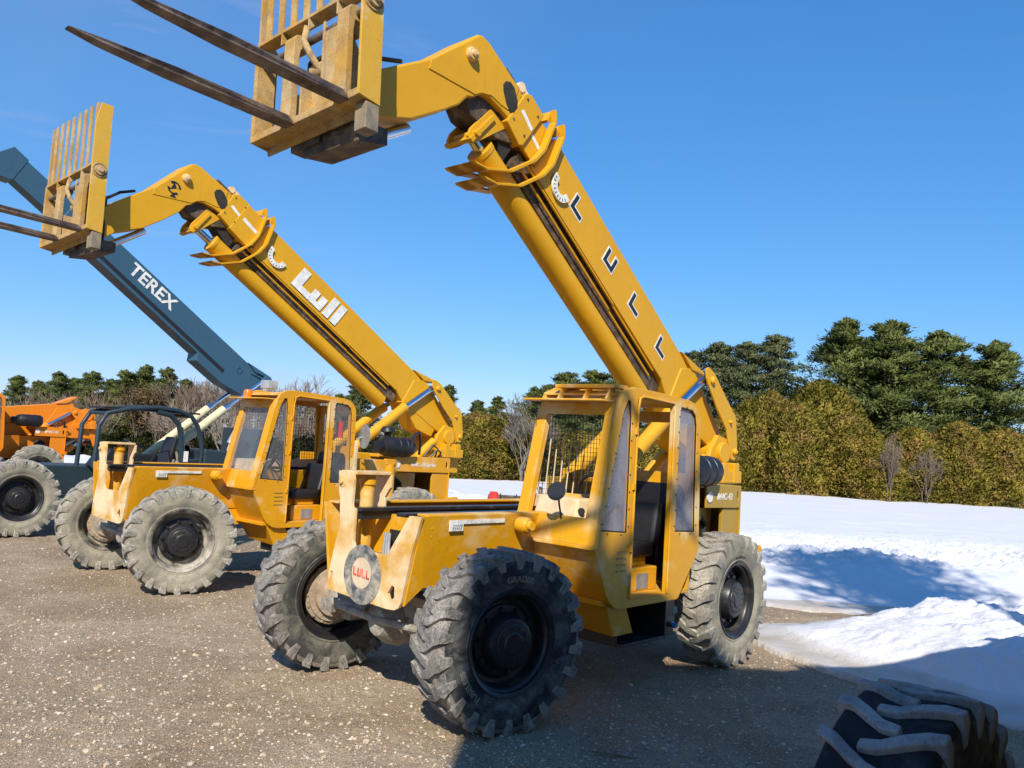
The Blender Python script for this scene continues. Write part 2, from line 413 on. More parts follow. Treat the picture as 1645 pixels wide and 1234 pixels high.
        for s in (1,-1):
            a.box(ax-.11,ax+.11,min(s*.58,s*.70),max(s*.58,s*.70),.48,.78)
            a.cyl((ax+st*.16,s*.30,.63),(ax+st*.26,s*.62,.64),.035)
            a.box(ax+st*.24-.05,ax+st*.24+.05,min(s*.60,s*.74),max(s*.60,s*.74),.56,.66)
        a.box(ax-.12,ax+.12,-.32,.32,.64,.80)
        o = a.build('front_axle' if st == 1 else 'rear_axle', M['axle'], root, smooth=35)
    # --- wheels
    WT = g('tyres')
    for (ax, sy, yaw), tm in zip(((0,1,g('steer',0)),(0,-1,g('steer',0)),(xr,1,g('rsteer',0)),(xr,-1,g('rsteer',0))), WT):
        wl = empty('wheel', (ax, sy*1.007, .632), yaw + (0 if sy > 0 else math.pi), root)
        rot = random.Random(int(ax*10)+sy+7).uniform(0, .3)
        tyre_obj(g('tseed', 3), [M[tm[0]], M[tm[1]], M['side_dust'], M[tm[4] if len(tm) > 4 else tm[1]]], g('words', ()), wl, sgn=1 if sy > 0 else -1)
        rim_obj(M[tm[2]], M[tm[3]], wl)
    # --- cab
    cab = MB()
    Y1 = 1.19; Y0 = .345
    outline = [(-.800,1.262),(-.842,1.45),(-1.035,2.33),(-1.06,2.41),(-1.10,2.475),(-1.16,2.515),(-1.25,2.535),(-1.60,2.525),(-2.12,2.495),(-2.21,2.475),(-2.28,2.43),(-2.325,2.36),(-2.335,2.27),(-2.342,1.95),(-2.368,1.62),(-2.386,1.17),(-2.36,1.12),(-2.289,1.033),(-2.075,.76),(-2.04,.748),(-1.21,.748),(-1.12,.765),(-1.05,.81),(-1.0,.87)]
    tri_ = [(-.895,1.375),(-1.242,1.350),(-1.226,2.30),(-1.205,2.42),(-1.165,2.42),(-1.115,2.33)]
    door = [(-1.308,.815),(-1.872,.815),(-1.872,2.36),(-1.862,2.425),(-1.84,2.445),(-1.34,2.462),(-1.312,2.44),(-1.305,2.39)]
    rwin = [(-1.972,1.335),(-2.305,1.322),(-2.272,1.95),(-2.262,2.28),(-2.24,2.36),(-2.18,2.41),(-1.99,2.425),(-1.975,2.40)]
    cab.py(outline, Y1-.045, Y1, [tri_, door, rwin])
    right = [(-.800,1.262),(-1.035,2.33),(-1.10,2.475),(-1.25,2.535),(-2.12,2.495),(-2.28,2.43),(-2.335,2.27),(-2.386,1.17),(-2.075,.76),(-1.12,.765)]
    rw_hole = [(-.915,1.56),(-1.12,2.40),(-2.24,2.36),(-2.28,1.62)]
    cab.py(right, Y0, Y0+.04, [rw_hole])
    # front: pillars, header, lip, lower nose
    def fx(z): return -.800-(z-1.262)*.22
    for (ya, yb) in ((Y0+.04, Y0+.115), (Y1-.125, Y1-.045)):
        cab.hexa([(fx(1.262)-.06,ya,1.262),(fx(1.262)+.004,ya,1.262),(fx(1.262)+.004,yb,1.262),(fx(1.262)-.06,yb,1.262),
                  (fx(2.40)-.06,ya,2.40),(fx(2.40)+.004,ya,2.40),(fx(2.40)+.004,yb,2.40),(fx(2.40)-.06,yb,2.40)])
    cab.hexa([(fx(1.262)-.03,Y0+.03,1.262),(fx(1.262)+.012,Y0+.03,1.262),(fx(1.262)+.012,Y1+.004,1.262),(fx(1.262)-.03,Y1+.004,1.262),
              (fx(1.47)-.03,Y0+.03,1.465),(fx(1.47)+.012,Y0+.03,1.465),(fx(1.47)+.012,Y1+.004,1.465),(fx(1.47)-.03,Y1+.004,1.465)])
    cab.box(fx(1.262)-.05, fx(1.262)+.03, Y0+.02, Y1+.006, 1.235, 1.262)
    cab.hexa([(fx(2.30)-.03,Y0+.03,2.29),(fx(2.30)+.008,Y0+.03,2.29),(fx(2.30)+.008,Y1-.04,2.29),(fx(2.30)-.03,Y1-.04,2.29),
              (fx(2.39)-.03,Y0+.03,2.39),(fx(2.39)+.008,Y0+.03,2.39),(fx(2.39)+.008,Y1-.04,2.39),(fx(2.39)-.03,Y1-.04,2.39)])
    # lower engine-side nose panel under the lip, sloping back
    cab.hexa([(-1.26,.50,.545),(-1.22,.50,.545),(-1.22,1.12,.515),(-1.26,1.12,.515),(-.86,Y0,1.235),(-.81,Y0,1.235),(-.81,1.165,1.235),(-.86,1.165,1.235)])
    cab.hexa([(-1.50,1.09,.52),(-1.22,1.10,.51),(-1.22,1.12,.515),(-1.50,1.12,.515),(-1.20,1.14,1.0),(-.95,1.14,1.0),(-.95,1.16,1.0),(-1.20,1.16,1.0)])
    # roof
    cab.hexa([(-1.08,Y0,2.455),(-1.08,Y1-.045,2.455),(-1.15,Y1-.045,2.50),(-1.15,Y0,2.50),(-2.25,Y0,2.42),(-2.25,Y1-.045,2.42),(-2.25,Y1-.045,2.455),(-2.25,Y0,2.455)][0:4]+[(-2.25,Y0,2.43),(-2.25,Y1-.045,2.43),(-2.25,Y1-.045,2.46),(-2.25,Y0,2.46)])
    cab.box(-1.30,-.86,Y0-.03,Y1-.05,2.393,2.410)      # visor
    # rear wall
    cab.px([(Y0+.04,.80),(Y1-.045,.80),(Y1-.045,2.40),(Y0+.04,2.40)], -2.33, -2.29, [[(Y0+.12,1.84),(Y1-.12,1.84),(Y1-.12,2.30),(Y0+.12,2.30)]])
    cab.box(-2.30,-1.0,Y0+.04,Y1-.045,.78,.82)         # floor
    cb = cab.build('cab', pm2, root, bevel=.007)
    # seams and louvres on the side panel
    sm = MB()
    for i, z in enumerate((1.195,1.145,1.095,1.045)): sm.box(-1.245,-1.115,Y1,Y1+.006,z,z+.014)
    sm.build('louvre', M['shade_yellow'], cb)
    # door jamb lips
    jm = MB()
    jm.tube([(-1.312,Y1+.004,.82),(-1.312,Y1+.004,2.36),(-1.33,Y1+.004,2.45),(-1.38,Y1+.004,2.468),(-1.86,Y1+.004,2.45)], .010, 6)
    jm.tube([(-1.875,Y1+.004,.82),(-1.875,Y1+.004,2.42)], .010, 6)
    for z in (1.2,1.7,2.15): jm.box(-1.300,-1.282,Y1,Y1+.02,z,z+.05)
    jm.build('door_frame_lip', pm2, cb, smooth=True)
    # visor rack / hatch guard on the roof
    if g('guard', True):
     rf = MB()
     rf.box(-1.25,-1.06,.50,1.12,2.515,2.545)
     for y in (.56,.83,1.06): rf.bar((-1.05,y,2.41),(-1.12,y,2.52),.05,.02,(0,1,0))
     rf.bar((-1.20,.52,2.50),(-1.80,.95,2.53),.04,.03); rf.bar((-1.20,1.10,2.50),(-1.80,.70,2.53),.04,.03)
     rf.build('roof_guard', pm, cb, bevel=.003)
    # window panes
    pn = M[g('pane','milky')]
    def pane(poly, name='side_window'):
        cx = sum(p_[0] for p_ in poly)/len(poly); cz = sum(p_[1] for p_ in poly)/len(poly)
        q = MB(); q.py([(cx+(a-cx)*1.03, cz+(b_-cz)*1.012) for a,b_ in poly], Y1-.030, Y1-.024); 
        o_ = q.build(name, pn, cb)
        q = MB(); q.tube([(cx+(a-cx)*.985, Y1-.012, cz+(b_-cz)*.99) for a,b_ in poly+poly[:1]], .007, 5, caps=False)
        for i_ in range(len(poly)):
            A_, B_ = poly[i_], poly[(i_+1)%len(poly)]; L_ = math.hypot(A_[0]-B_[0], A_[1]-B_[1]); k_ = int(L_/.13)
            for j_ in range(k_):
                t_ = (j_+.5)/k_; u_, v_ = A_[0]+(B_[0]-A_[0])*t_, A_[1]+(B_[1]-A_[1])*t_
                q.bolt((cx+(u_-cx)*1.09, Y1-.002, cz+(v_-cz)*1.022), (0,1,0), .007, .007)
        q.build('window_seal', M['blackp'], cb)
        return o_
    pane(tri_); pane(rwin)
    if g('windshield', False):
        q = MB(); q.hexa([(fx(1.47)-.02,Y0+.1,1.47),(fx(1.47)-.014,Y0+.1,1.47),(fx(1.47)-.014,Y1-.1,1.47),(fx(1.47)-.02,Y1-.1,1.47),(fx(2.3)-.02,Y0+.1,2.3),(fx(2.3)-.014,Y0+.1,2.3),(fx(2.3)-.014,Y1-.1,2.3),(fx(2.3)-.02,Y1-.1,2.3)])
        q.build('windscreen', M['clear'], cb)
    # screen grid on the boom side and the back
    q = MB()
    for i in range(30):
        x = -1.0-i*.044
        q.box(x-.0018,x+.0018,Y0+.015,Y0+.019,1.58,2.40)
    for i in range(20):
        z = 1.60+i*.042; q.box(-2.27,-.90-(z-1.5)*.22,Y0+.019,Y0+.023,z-.0018,z+.0018)
    if g('meshback', False):
        for i in range(18): y = Y0+.1+i*.041; q.box(-2.312,-2.308,y-.002,y+.002,1.70,2.30)
        for i in range(15): z = 1.70+i*.042; q.box(-2.308,-2.304,Y0+.1,Y1-.1,z-.002,z+.002)
    q.build('guard_screen', M['blackp'], cb)
    if g('rods', True):
     q = MB(); top = [1.98,2.12,2.2,2.16,2.08,2.02,1.96,1.9,1.86,1.82,1.80,1.77]
     for i, zt in enumerate(top):
         x = -1.02-i*.095
         q.cyl((x, Y0+.06, 1.58), (x-.05, Y0+.06, zt), .006, 6)
     q.build('guard_rods', M['pale'], cb)
    q = MB(); q.box(-2.28,-.93,Y0+.04,Y0+.075,1.50,1.60); q.build('window_sill', M['pale'], cb, bevel=.004)
    # dash, wheel, seat, lever
    q = MB()
    q.hexa([(-1.15,.42,1.20),(-.86,.42,1.20),(-.86,.93,1.20),(-1.15,.93,1.20),(-1.20,.44,1.60),(-1.00,.44,1.60),(-1.00,.86,1.60),(-1.20,.90,1.60)])
    q.build('dashboard', M['pale'], cb, bevel=.02)
    q = MB()
    pts = [(-1.33+.05*math.cos(t)*1.0-.0, .80+.19*math.sin(t), 1.62+.17*math.cos(t)) for t in np.linspace(0, 2*math.pi, 33)]
    q.tube(pts, .014, 8, caps=False)
    for t in (.2,2.3,4.4): q.tube([(-1.33,.80,1.62),(-1.33+.05*math.cos(t),.80+.19*math.sin(t),1.62+.17*math.cos(t))], .011, 6)
    q.cyl((-1.33,.80,1.62),(-1.12,.78,1.35),.03)
    q.build('steering_wheel', M['blackp'], cb, smooth=True)
    q = MB()
    q.box(-1.95,-1.50,.52,1.00,1.10,1.22); q.hexa([(-2.05,.52,1.20),(-1.92,.52,1.20),(-1.92,1.0,1.20),(-2.05,1.0,1.20),(-2.13,.55,1.56),(-2.03,.55,1.58),(-2.03,.97,1.58),(-2.13,.97,1.56)])
    q.build('seat', M['vinyl'], cb, bevel=.035, seg=3)
    q = MB(); q.box(-1.98,-1.50,.50,1.02,.82,1.02); q.box(-1.9,-1.6,.55,.95,1.02,1.10); q.build('seat_base', pm2, cb, bevel=.01)
    q = MB(); q.box(-1.84,-1.66,1.02,1.026,.84,.97); q.build('safety_plate', M['grey'], cb)
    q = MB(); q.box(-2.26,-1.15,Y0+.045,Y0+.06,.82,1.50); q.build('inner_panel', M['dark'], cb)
    q = MB(); arc_ = [(.44,.84),(1.08,.84),(1.08,1.62)]+[(1.0+.08*math.cos(t),1.62+.12*math.sin(t)) for t in (.4,.9,1.4)]+[(.52+.08*math.cos(t),1.62+.12*math.sin(t)) for t in (1.75,2.3,2.8)]+[(.44,1.62)]
    q.px(arc_, -2.289, -2.282); q.build('rear_panel', M['vinyl'], cb)
    # cab mounting knob
    q = MB(); q.lathe([(0,.10),(.05,.10),(.065,.08),(.065,0)], (-.60,.60,1.375), (0,1,0), 20); q.lathe([(0,.135),(.035,.135),(.04,.10),(.0,.10)], (-.60,.60,1.375), (0,1,0), 16)
    q.build('cab_mount', pm, root, smooth=True)
    # steps
    q = MB()
    q.box(-1.95,-1.30,.70,1.16,.42,.45); q.box(-1.95,-1.93,.70,1.16,.42,.74); q.box(-1.31,-1.29,.70,1.10,.42,.74); q.box(-1.9,-1.35,.70,.72,.45,.74)
    q.box(-2.25,-1.95,.55,1.05,.40,.78)
    q.build('step_box', M['black'], root, bevel=.004)
    if g('decal_strip', True):
        q = MB(); q.py([(.17,1.345),(.17,1.425),(-.42,1.425),(-.42,1.395),(.03,1.395),(.03,1.345)], .592, .600); q.build('warning_strip', M['white'], ch)
        q = MB()
        for i in range(4):
            x0 = .15-i*.003
            for j in range(5): q.box(x0-.02-j*.02, x0-.008-j*.02, .600, .6015, 1.352+i*.011, 1.357+i*.011)
        q.build('strip_lettering', M['ink'], ch)
    # --- rear engine box
    e = MB(); Ye = .80; xa, xb = g('hx', (-3.18,-3.90))
    e.py([(xa,1.728),(xb,1.712),(xb,1.48),(xa,1.49)], Ye-.02, Ye, [[(xb+.07,1.65),(xb+.04,1.66),(xb+.03,1.60),(xb+.04,1.55),(xb+.07,1.56)]])
    e.box(xb, xb+.34, Ye-.06, Ye-.02, .72, 1.478); e.box(xb-.02,xb,-.78,Ye,.74,1.715); e.box(xb,xa+.1,-.78,Ye-.02,1.690,1.712)
    e.box(xb,xa+.6,-.80,-.77,.9,1.69)
    eb = e.build('engine_housing', M[g('housing','shade_yellow')], root, bevel=.005)
    V, F = text_geo(g('model','844C-42'), .095 if len(g('model','844C-42')) < 9 else .085, .001, .0015, .15)
    q = MB(); add_geo(q, V, F, lambda x,y,z: ((xa+xb)/2-.02-x*.98, Ye+.002+z, 1.60+y)); q.build('model_lettering', M['white'], eb)
    q = MB(); q.lathe([(0,.012),(.055,.012),(.055,0)], (xa-.06,Ye,1.60), (0,1,0), 20); q.build('reflector', M['white'], eb)
    q = MB(); q.box(-2.45,-3.02+rs if False else xa-.02,-.5,.55,1.0,1.42); q.box(xb+.36,xa+.15,-.3,.45,1.0,1.40); q.cyl((xa-.2,.5,1.25),(xa-.2,.62,1.25),.13); q.tube([(xa-.05,.6,1.3),(xa-.15,.66,1.38),(xa-.3,.62,1.30),(xa-.28,.6,1.05)],.03,8)
    q.build('engine_block', M['dark'], root, bevel=.01)
    # rear fender bracket / lamp
    q = MB(); q.box(xb+.04,xb+.10,1.02,1.08,1.04,1.12); q.box(xb+.02,xb+.06,.80,1.08,1.06,1.10); q.build('tail_lamp_bracket', pm, root, bevel=.005)
    # air cleaner
    q = MB()
    ac = (g('ac',-2.62), .80, 1.86)
    q.lathe([(0,0),(.085,0),(.085,.10),(.13,.12),(.135,.16),(.148,.18),(.15,.36),(.156,.365),(.156,.385),(.15,.39),(.15,.50),(.156,.505),(.156,.525),(.15,.53),(.15,.62),(.12,.68),(.0,.70)], ac, (-1,0,0), 32)
    if g('mushroom'): q.lathe([(0,.18),(.07,.175),(.11,.13),(.115,.09),(.06,.07),(.05,0)], (ac[0]-.30,ac[1]-.12,ac[2]+.13), (0,0,1), 24)
    q.build('air_cleaner', M['blackp'], root, smooth=35)
    if g('mushroom'): q = MB(); q.box(-2.50,-3.35,.60,.95,1.48,1.66); q.build('side_deck', pm, root, bevel=.006)
    q = MB()
    if g('mushroom'): q.tube([(ac[0]-.55,.95,1.84),(ac[0]-.62,.95,2.08),(ac[0]-.75,.9,2.10),(ac[0]-.83,.85,1.95),(ac[0]-.86,.8,1.76)], .022, 8)
    h2 = MB(); h2.tube([(xb+.1,.45,1.72),(xb,.5,1.85),(xb-.08,.5,1.80),(xb-.08,.45,1.70)], .016, 8); h2.build('rubber_hose', M['blackp'], root, smooth=True)
    if g('mushroom'): q.build('rubber_hose', M['blackp'], root, smooth=True); q = MB()
    q.tube([(xb+.15,.35,1.72),(xb+.02,.4,1.92),(xb-.1,.4,1.86),(xb-.1,.35,1.72)], .016, 8)
    q.build('rubber_hose', M['blackp'], root, smooth=True)
    # --- boom (own s/t frame)
    O = cfg['O']; A = R(cfg['ang']); ex = g('ext', 0.)
    B = XZ(O, A); hb = .185; ns = g('ns', 0.)
    def bp(poly): return [B(s, t) for s, t in poly]
    b = MB()
    b.py(bp([(2.97+ns,-.005),(0,-.005),(-.20,-.03),(-.33,-.02),(-.36,-.12),(-.90,-.40),(-.90,-.66),(-.55,-.74),(.12,-.50),(.20,-.47),(2.97+ns,-.455)]), -hb, hb)
    b.py(bp([(.10,.0),(-.02,.035),(-.42,.15),(-.44,.12),(-.20,-.005)]), -hb+.0, hb+.03)
    b.py([(O[0]+x_, O[1]+z_) for x_, z_ in [(.05,-.12),(-.20,-.10),(-.33,-.22),(-.60,-.50),(-.86,-.76),(-.86,-.90),(-.66,-.98),(-.44,-.88),(.02,-.62),(.28,-.50)]], -hb-.012, hb+.012)
    bm_ = b.build('boom', bmx, root, bevel=.012)
    # dark slot with hose rails between box and cylinder
    b = MB(); b.py(bp([(3.15+ns,-.45),(.10,-.50),(.10,-.66),(3.15+ns,-.64)]), -.12, .12); b.build('boom_underside', M['greasy'], bm_)
    b = MB()
    for (t_, y_) in ((-.505,.165),(-.575,.145)):
        pts = [B(s, t_) for s in (.35,1.3,1.34,3.05+ns)]; b.tube([(p_[0],y_ + (0 if i in (0,1) else .015),p_[1]) for i, p_ in enumerate(pts)], .012, 8)
    p0, p1 = B(.2,-.47), B(3.0+ns,-.47); b.bar((p0[0],hb-.01,p0[1]),(p1[0],hb-.01,p1[1]), .03, .03)
    b.build('hose_rail', bmx, bm_)
    b = MB(); p0, p1 = B(.25,-.745), B(3.38+ns,-.745); b.cyl((p0[0],.03,p0[1]),(p1[0],.03,p1[1]), .118, 32)
    p2, p3 = B(3.38+ns,-.745), B(3.42+ns,-.745); b.cyl((p2[0],.03,p2[1]),(p3[0],.03,p3[1]), .124, 32)
    b.build('extension_cylinder', bmx, bm_, smooth=True)
    b = MB(); p0, p1 = B(3.3+ns,-.745), B(3.62+max(ex,ns),-.745); b.cyl((p0[0],.03,p0[1]),(p1[0],.03,p1[1]), .05, 20); b.build('cylinder_rod', M['chrome'], bm_, smooth=True)
    # boom nose collar: two bent plates
    b = MB()
    for ds in (ns+.15, ns-.01):
        # flange seen as a ring plate round the boom nose
        path = [(3.00+ds,.11),(2.93+ds,.03),(2.86+ds,-.28),(2.88+ds,-.46),(2.98+ds,-.72),(3.18+ds,-.93),(3.30+ds,-1.0)]
        for side in (1, -1):
            ya, yb = (hb, hb+.13) if side > 0 else (-hb-.13, -hb)
            for i in range(len(path)-1):
                (s0,t0),(s1,t1) = path[i], path[i+1]
                f0 = max(0, -t0-.45)*.26; f1 = max(0, -t1-.45)*.26
                q0 = B(s0,t0); q0b = B(s0+.03,t0); q1 = B(s1,t1); q1b = B(s1+.03,t1)
                w0 = .075+f0*.22; w1 = .075+f1*.22
                yi0 = (hb-f0*1.1); yo0 = hb+w0-f0*1.0; yi1 = hb-f1*1.1; yo1 = hb+w1-f1*1.0
                b.hexa([(q0[0],side*yi0,q0[1]),(q0[0],side*yo0,q0[1]),(q0b[0],side*yo0,q0b[1]),(q0b[0],side*yi0,q0b[1]),
                        (q1[0],side*yi1,q1[1]),(q1[0],side*yo1,q1[1]),(q1b[0],side*yo1,q1b[1]),(q1b[0],side*yi1,q1b[1])])
        pa = [B(s_,t_) for s_, t_ in ((3.18+ds,-.93),(3.21+ds,-.93),(3.33+ds,-1.0),(3.30+ds,-1.0))]
        b.py(pa, -hb, hb)
        pa = [B(s_,t_) for s_, t_ in ((2.98+ds,.0),(3.01+ds,.0),(3.03+ds,.10),(3.00+ds,.10))]
        b.py(pa, -hb-.02, hb+.02)
    b.build('boom_collar', bmx, bm_, bevel=.004)
    # inner boom, wear pad sleeves
    b = MB(); b.py(bp([(2.9+ns,-.035),(3.75+ex,-.035),(3.75+ex,-.42),(2.9+ns,-.42)]), -.145, .145)
    b.py(bp([(3.2+ex,-.42),(3.80+ex,-.42),(3.86+ex,-.66),(3.72+ex,-.70),(3.42+ex,-.60)]), -.13, .13)
    b.build('inner_boom', M[g('inner','greasy')], bm_, bevel=.008)
    b = MB()
    b.py(bp([(3.20+ex,-.0),(3.42+ex,-.0),(3.48+ex,-.06),(3.47+ex,-.44),(3.23+ex,-.47),(3.20+ex,-.43)]), -.20, .20)
    b.py(bp([(2.93+ns,-.03),(3.22+ns,-.03),(3.22+ns,-.42),(2.93+ns,-.42)]), -.17, .17)
    if ex > .3: b.py(bp([(3.50,-.01),(3.86,-.01),(3.88,-.48),(3.52,-.50)]), -.205, .205); b.py(bp([(3.86,-.03),(3.26+ex,-.03),(3.26+ex,-.42),(3.86,-.42)]), -.175, .175)
    sl = b.build('wear_pad_sleeve', bmx, bm_, bevel=.008)
    b = MB()
    for s_, t_ in ((3.25,-.08),(3.43,-.08),(3.25,-.36),(3.43,-.36)):
        q_ = B(s_+ex, t_); b.bolt((q_[0],.20,q_[1]), (0,1,0), .011, .008)
    b.build('sleeve_bolts', M['greasy'], sl)
    b = MB(); b.py(bp([(3.40+ex,-.19),(3.42+ex,-.23),(3.22+ex,-.26),(3.22+ex,-.22)]), .200, .203)
    b.py(bp([(3.18,-.22),(3.18,-.26),(2.99,-.28),(2.99,-.24)]) if ex < .3 else bp([(3.80,-.20),(3.80,-.25),(3.54,-.27),(3.54,-.22)]), .170 if ex < .3 else .205, .174 if ex < .3 else .208)
    b.build('depth_decal', M['white'], sl)
    e_ = max(ex, ns)
    b = MB()
    for y_ in (-.136, .106): b.py(bp([(3.40+e_,-.44),(3.62+e_,-.46),(3.66+e_,-.78),(3.64+e_,-.86),(3.57+e_,-.88),(3.53+e_,-.80),(3.46+e_,-.60)]), y_, y_+.03)
    b.py(bp([(3.54+e_,-.50),(3.58+e_,-.50),(3.62+e_,-.88),(3.58+e_,-.88)]), -.16, .16)
    q0 = B(3.60+e_,-.79); b.cyl((q0[0],-.17,q0[1]),(q0[0],.19,q0[1]),.03)
    b.build('cylinder_lug', bmx, bm_, bevel=.005)
    b = MB(); b.box(-.0,.0,0,0,0,0); b.bm.clear(); b.py(bp([(3.22+ns,-.47),(3.44+e_,-.47),(3.40+e_,-.56),(3.22+ns,-.66)]), -.10, .10); b.build('chain_box', M['dark'], bm_)
    # boom head (gooseneck)
    jp = [(4.143,-.185),(4.10,-.140),(4.02,-.115),(3.50,-.08),(3.44,-.21),(3.45,-.40),(3.589,-.425),(3.705,-.46),(3.76,-.49),(3.80,-.53),(3.823,-.606),(3.867,-.66),(3.884,-.806),(3.982,-1.056),(4.1,-1.311),(4.303,-1.565),(4.42,-1.86),(4.52,-1.90),(4.66,-1.62),(4.54,-1.296),(4.3,-.774)]
    b = MB(); b.py([B(s_+ex,t_) for s_,t_ in jp], -.19, .19)
    hd = b.build('boom_head', bmx, bm_, bevel=.02)
    b = MB()
    b.py([B(s_+ex,t_) for s_,t_ in [(4.13,-.20),(4.09,-.155),(3.56,-.10),(3.52,-.22),(3.52,-.36),(3.60,-.40),(3.72,-.44),(3.80,-.52),(3.84,-.60),(4.27,-.88),(4.30,-.80)]], .19, .198)
    b.build('head_side_plate', bmx, hd, bevel=.004)
    b = MB(); q_ = B(4.083+ex,-.398); b.lathe([(0,.065),(.03,.065),(.035,.045),(.05,.045),(.058,.03),(.058,0)], (q_[0],.198,q_[1]), (0,1,0), 24)
    b.bolt((q_[0],.26,q_[1]), (0,1,0), .02, .012)
    b.build('pin_boss', M['faded1'], hd, smooth=True)
    b = MB()
    b.py([B(s_+ex,t_) for s_,t_ in [(3.70,-.20),(3.66,-.155),(3.60,-.15),(3.50,-.20),(3.46,-.25),(3.46,-.32),(3.50,-.35),(3.56,-.345),(3.66,-.29),(3.70,-.25)]], .19, .2005); b.build('head_slot_shade', M['dark'], hd)  # slot is not cut; its inner shade is painted as a dark plate
    b = MB(); q0 = B(3.52+ex,.0); b.lathe([(0,.05),(.045,.05),(.045,0),(0,0)], (q0[0],.10,q0[1]), (0,1,0), 18)
    b.py([B(3.56+ex,-.10),B(3.30+ex,-.01),B(3.30+ex,.02),B(3.54+ex,.045)], .08,.14); b.build('chain_anchor', M['faded1'], bm_, smooth=35)
    # hose over the head, tilt cylinder under it
    b = MB(); hp = [B(s_+ex,t_) for s_,t_ in ((4.42,-.95),(4.54,-1.10),(4.62,-1.30),(4.66,-1.50),(4.62,-1.7))]
    b.tube([(p_[0],.05,p_[1]) for p_ in hp], .018, 8); b.build('head_hose', M['blackp'], hd, smooth=True)
    b = MB(); q0, q1 = B(4.02+ex,-1.25), B(4.35+ex,-1.95); b.cyl((q0[0],.0,q0[1]),(q1[0],0,q1[1]), .045, 16)
    b.build('tilt_cylinder', M['chrome'], hd, smooth=True)
    # lettering
    if g('letters') == 'LULL':
        for ch_, s_, t_ in (('L',2.325,-.22),('U',1.650,-.215),('L',1.055,-.235),('L',.405,-.225)):
            bo, wh = MB(), MB(); h_, w_, k_ = .165, .185, .042
            if ch_ == 'L': poly = [(0,0),(w_,0),(w_,k_),(k_,k_),(k_,h_),(0,h_)]
            else: poly = [(0,0),(w_,0),(w_,h_),(w_-k_,h_),(w_-k_,k_),(k_,k_),(k_,h_),(0,h_)]
            poly = [(a_-w_/2, b_-h_/2) for a_, b_ in poly]
            def grow(poly, e):
                out = []; n_ = len(poly)
                for i in range(n_):
                    p_, c_, x_ = Vector(poly[i-1]), Vector(poly[i]), Vector(poly[(i+1)%n_])
                    d0 = (c_-p_).normalized(); d1 = (x_-c_).normalized()
                    n0 = Vector((d0.y,-d0.x)); n1 = Vector((d1.y,-d1.x)); out.append(tuple(c_+(n0+n1)*e))
                return out
            bo.py([B(s_-a_, t_+b_) for a_, b_ in grow(poly, .016)], hb, hb+.003)
            wh.py([B(s_-a_, t_+b_) for a_, b_ in poly], hb+.003, hb+.006)
            lb = bo.build('boom_letter', M['white'], bm_); wh.build('letter_fill', M['ink'], lb)
    if g('letters') == 'Lull':
        q = MB(); q2 = MB()
        # heavy slab lettering drawn as polygons (x runs towards the tail)
        H = .345
        def put(mb, polys, off, y0, y1):
            for pl in polys: mb.py([B(2.70-(x_+off[0]+.12*z_), -.425+z_*1.0+off[1]) for x_, z_ in pl], y0, y1)
        Ls = [[(0,0),(.36,0),(.36,.10),(.15,.10),(.15,H),(0,H)]]
        us = [[(.38,.0),(.62,.0),(.62,.22),(.50,.22),(.50,.08),(.46,.08),(.46,.22),(.34,.22),(.34,.05)]]
        ls = [[(.66,0),(.79,0),(.79,H),(.66,H)]]; l2 = [[(.83,0),(.96,0),(.96,H),(.83,H)]]
        put(q, Ls+us+ls+l2, (0,0), hb+.003, hb+.006); put(q2, [[(a_+.012,b_-.012) for a_,b_ in pl] for pl in Ls+us+ls+l2], (0,0), hb, hb+.003)
        q2.build('letter_shadow', M['ink'], bm_); q.build('boom_lettering', M['white'], bm_)
        q = MB()      # round arrow mark on the head
        c0_, r0_ = (4.742,-.613), .085
        for a0, a1 in ((20,150),(200,330)):
            tt = np.radians(np.linspace(a0, a1, 12))
            q.py([B(c0_[0]+r0_*math.cos(t)*1.1, c0_[1]+r0_*math.sin(t)) for t in tt]+[B(c0_[0]+(r0_-.028)*math.cos(t), c0_[1]+(r0_-.02)*math.sin(t)) for t in tt[::-1]], .198, .201)
        q.py([B(c0_[0]+a_, c0_[1]+b_) for a_, b_ in ((-.10,-.09),(-.02,-.13),(-.03,-.06))], .198,.201)
        q.py([B(c0_[0]+a_, c0_[1]+b_) for a_, b_ in ((-.03,.02),(.05,.07),(.03,.0),(.04,-.06))], .198,.201)
        q.build('round_mark', M['ink'], hd)
    # boom angle indicator
    ci, ro, ri = ((2.62,-.285), .145, .078) if ex < .3 else ((3.09,-.26), .17, .10)
    b = MB(); tt = np.radians(np.linspace(165, 352, 22))
    b.py([B(ci[0]-ro*math.cos(t), ci[1]+ro*math.sin(t)) for t in tt]+[B(ci[0]-ri*math.cos(t), ci[1]+ri*math.sin(t)) for t in tt[::-1]], hb+.012, hb+.03)
    ai = b.build('angle_indicator', M['white'], bm_)
    b = MB()
    for t in tt[2:-2:2]:
        a0_, a1_ = B(ci[0]-(ro-.01)*math.cos(t), ci[1]+(ro-.01)*math.sin(t)), B(ci[0]-(ro-.035)*math.cos(t), ci[1]+(ro-.035)*math.sin(t))
        b.bar((a0_[0],hb+.031,a0_[1]),(a1_[0],hb+.031,a1_[1]),.008,.003,(0,1,0))
    b.build('indicator_ticks', M['ink'], ai)
    # --- links, lift cylinders, cradle (relative to the boom foot O)
    ox, oz = O
    lp = [(-.22,-.10),(-.26,-.08),(-.30,-.085),(-.36,-.11),(-.415,-.14),(-.713,-.40),(-.949,-.598),(-1.01,-.946),(-1.0,-1.06),(-.943,-1.102),(-.88,-1.09),(-.855,-1.03),(-.745,-.756),(-.515,-.542),(-.279,-.273),(-.24,-.20)]
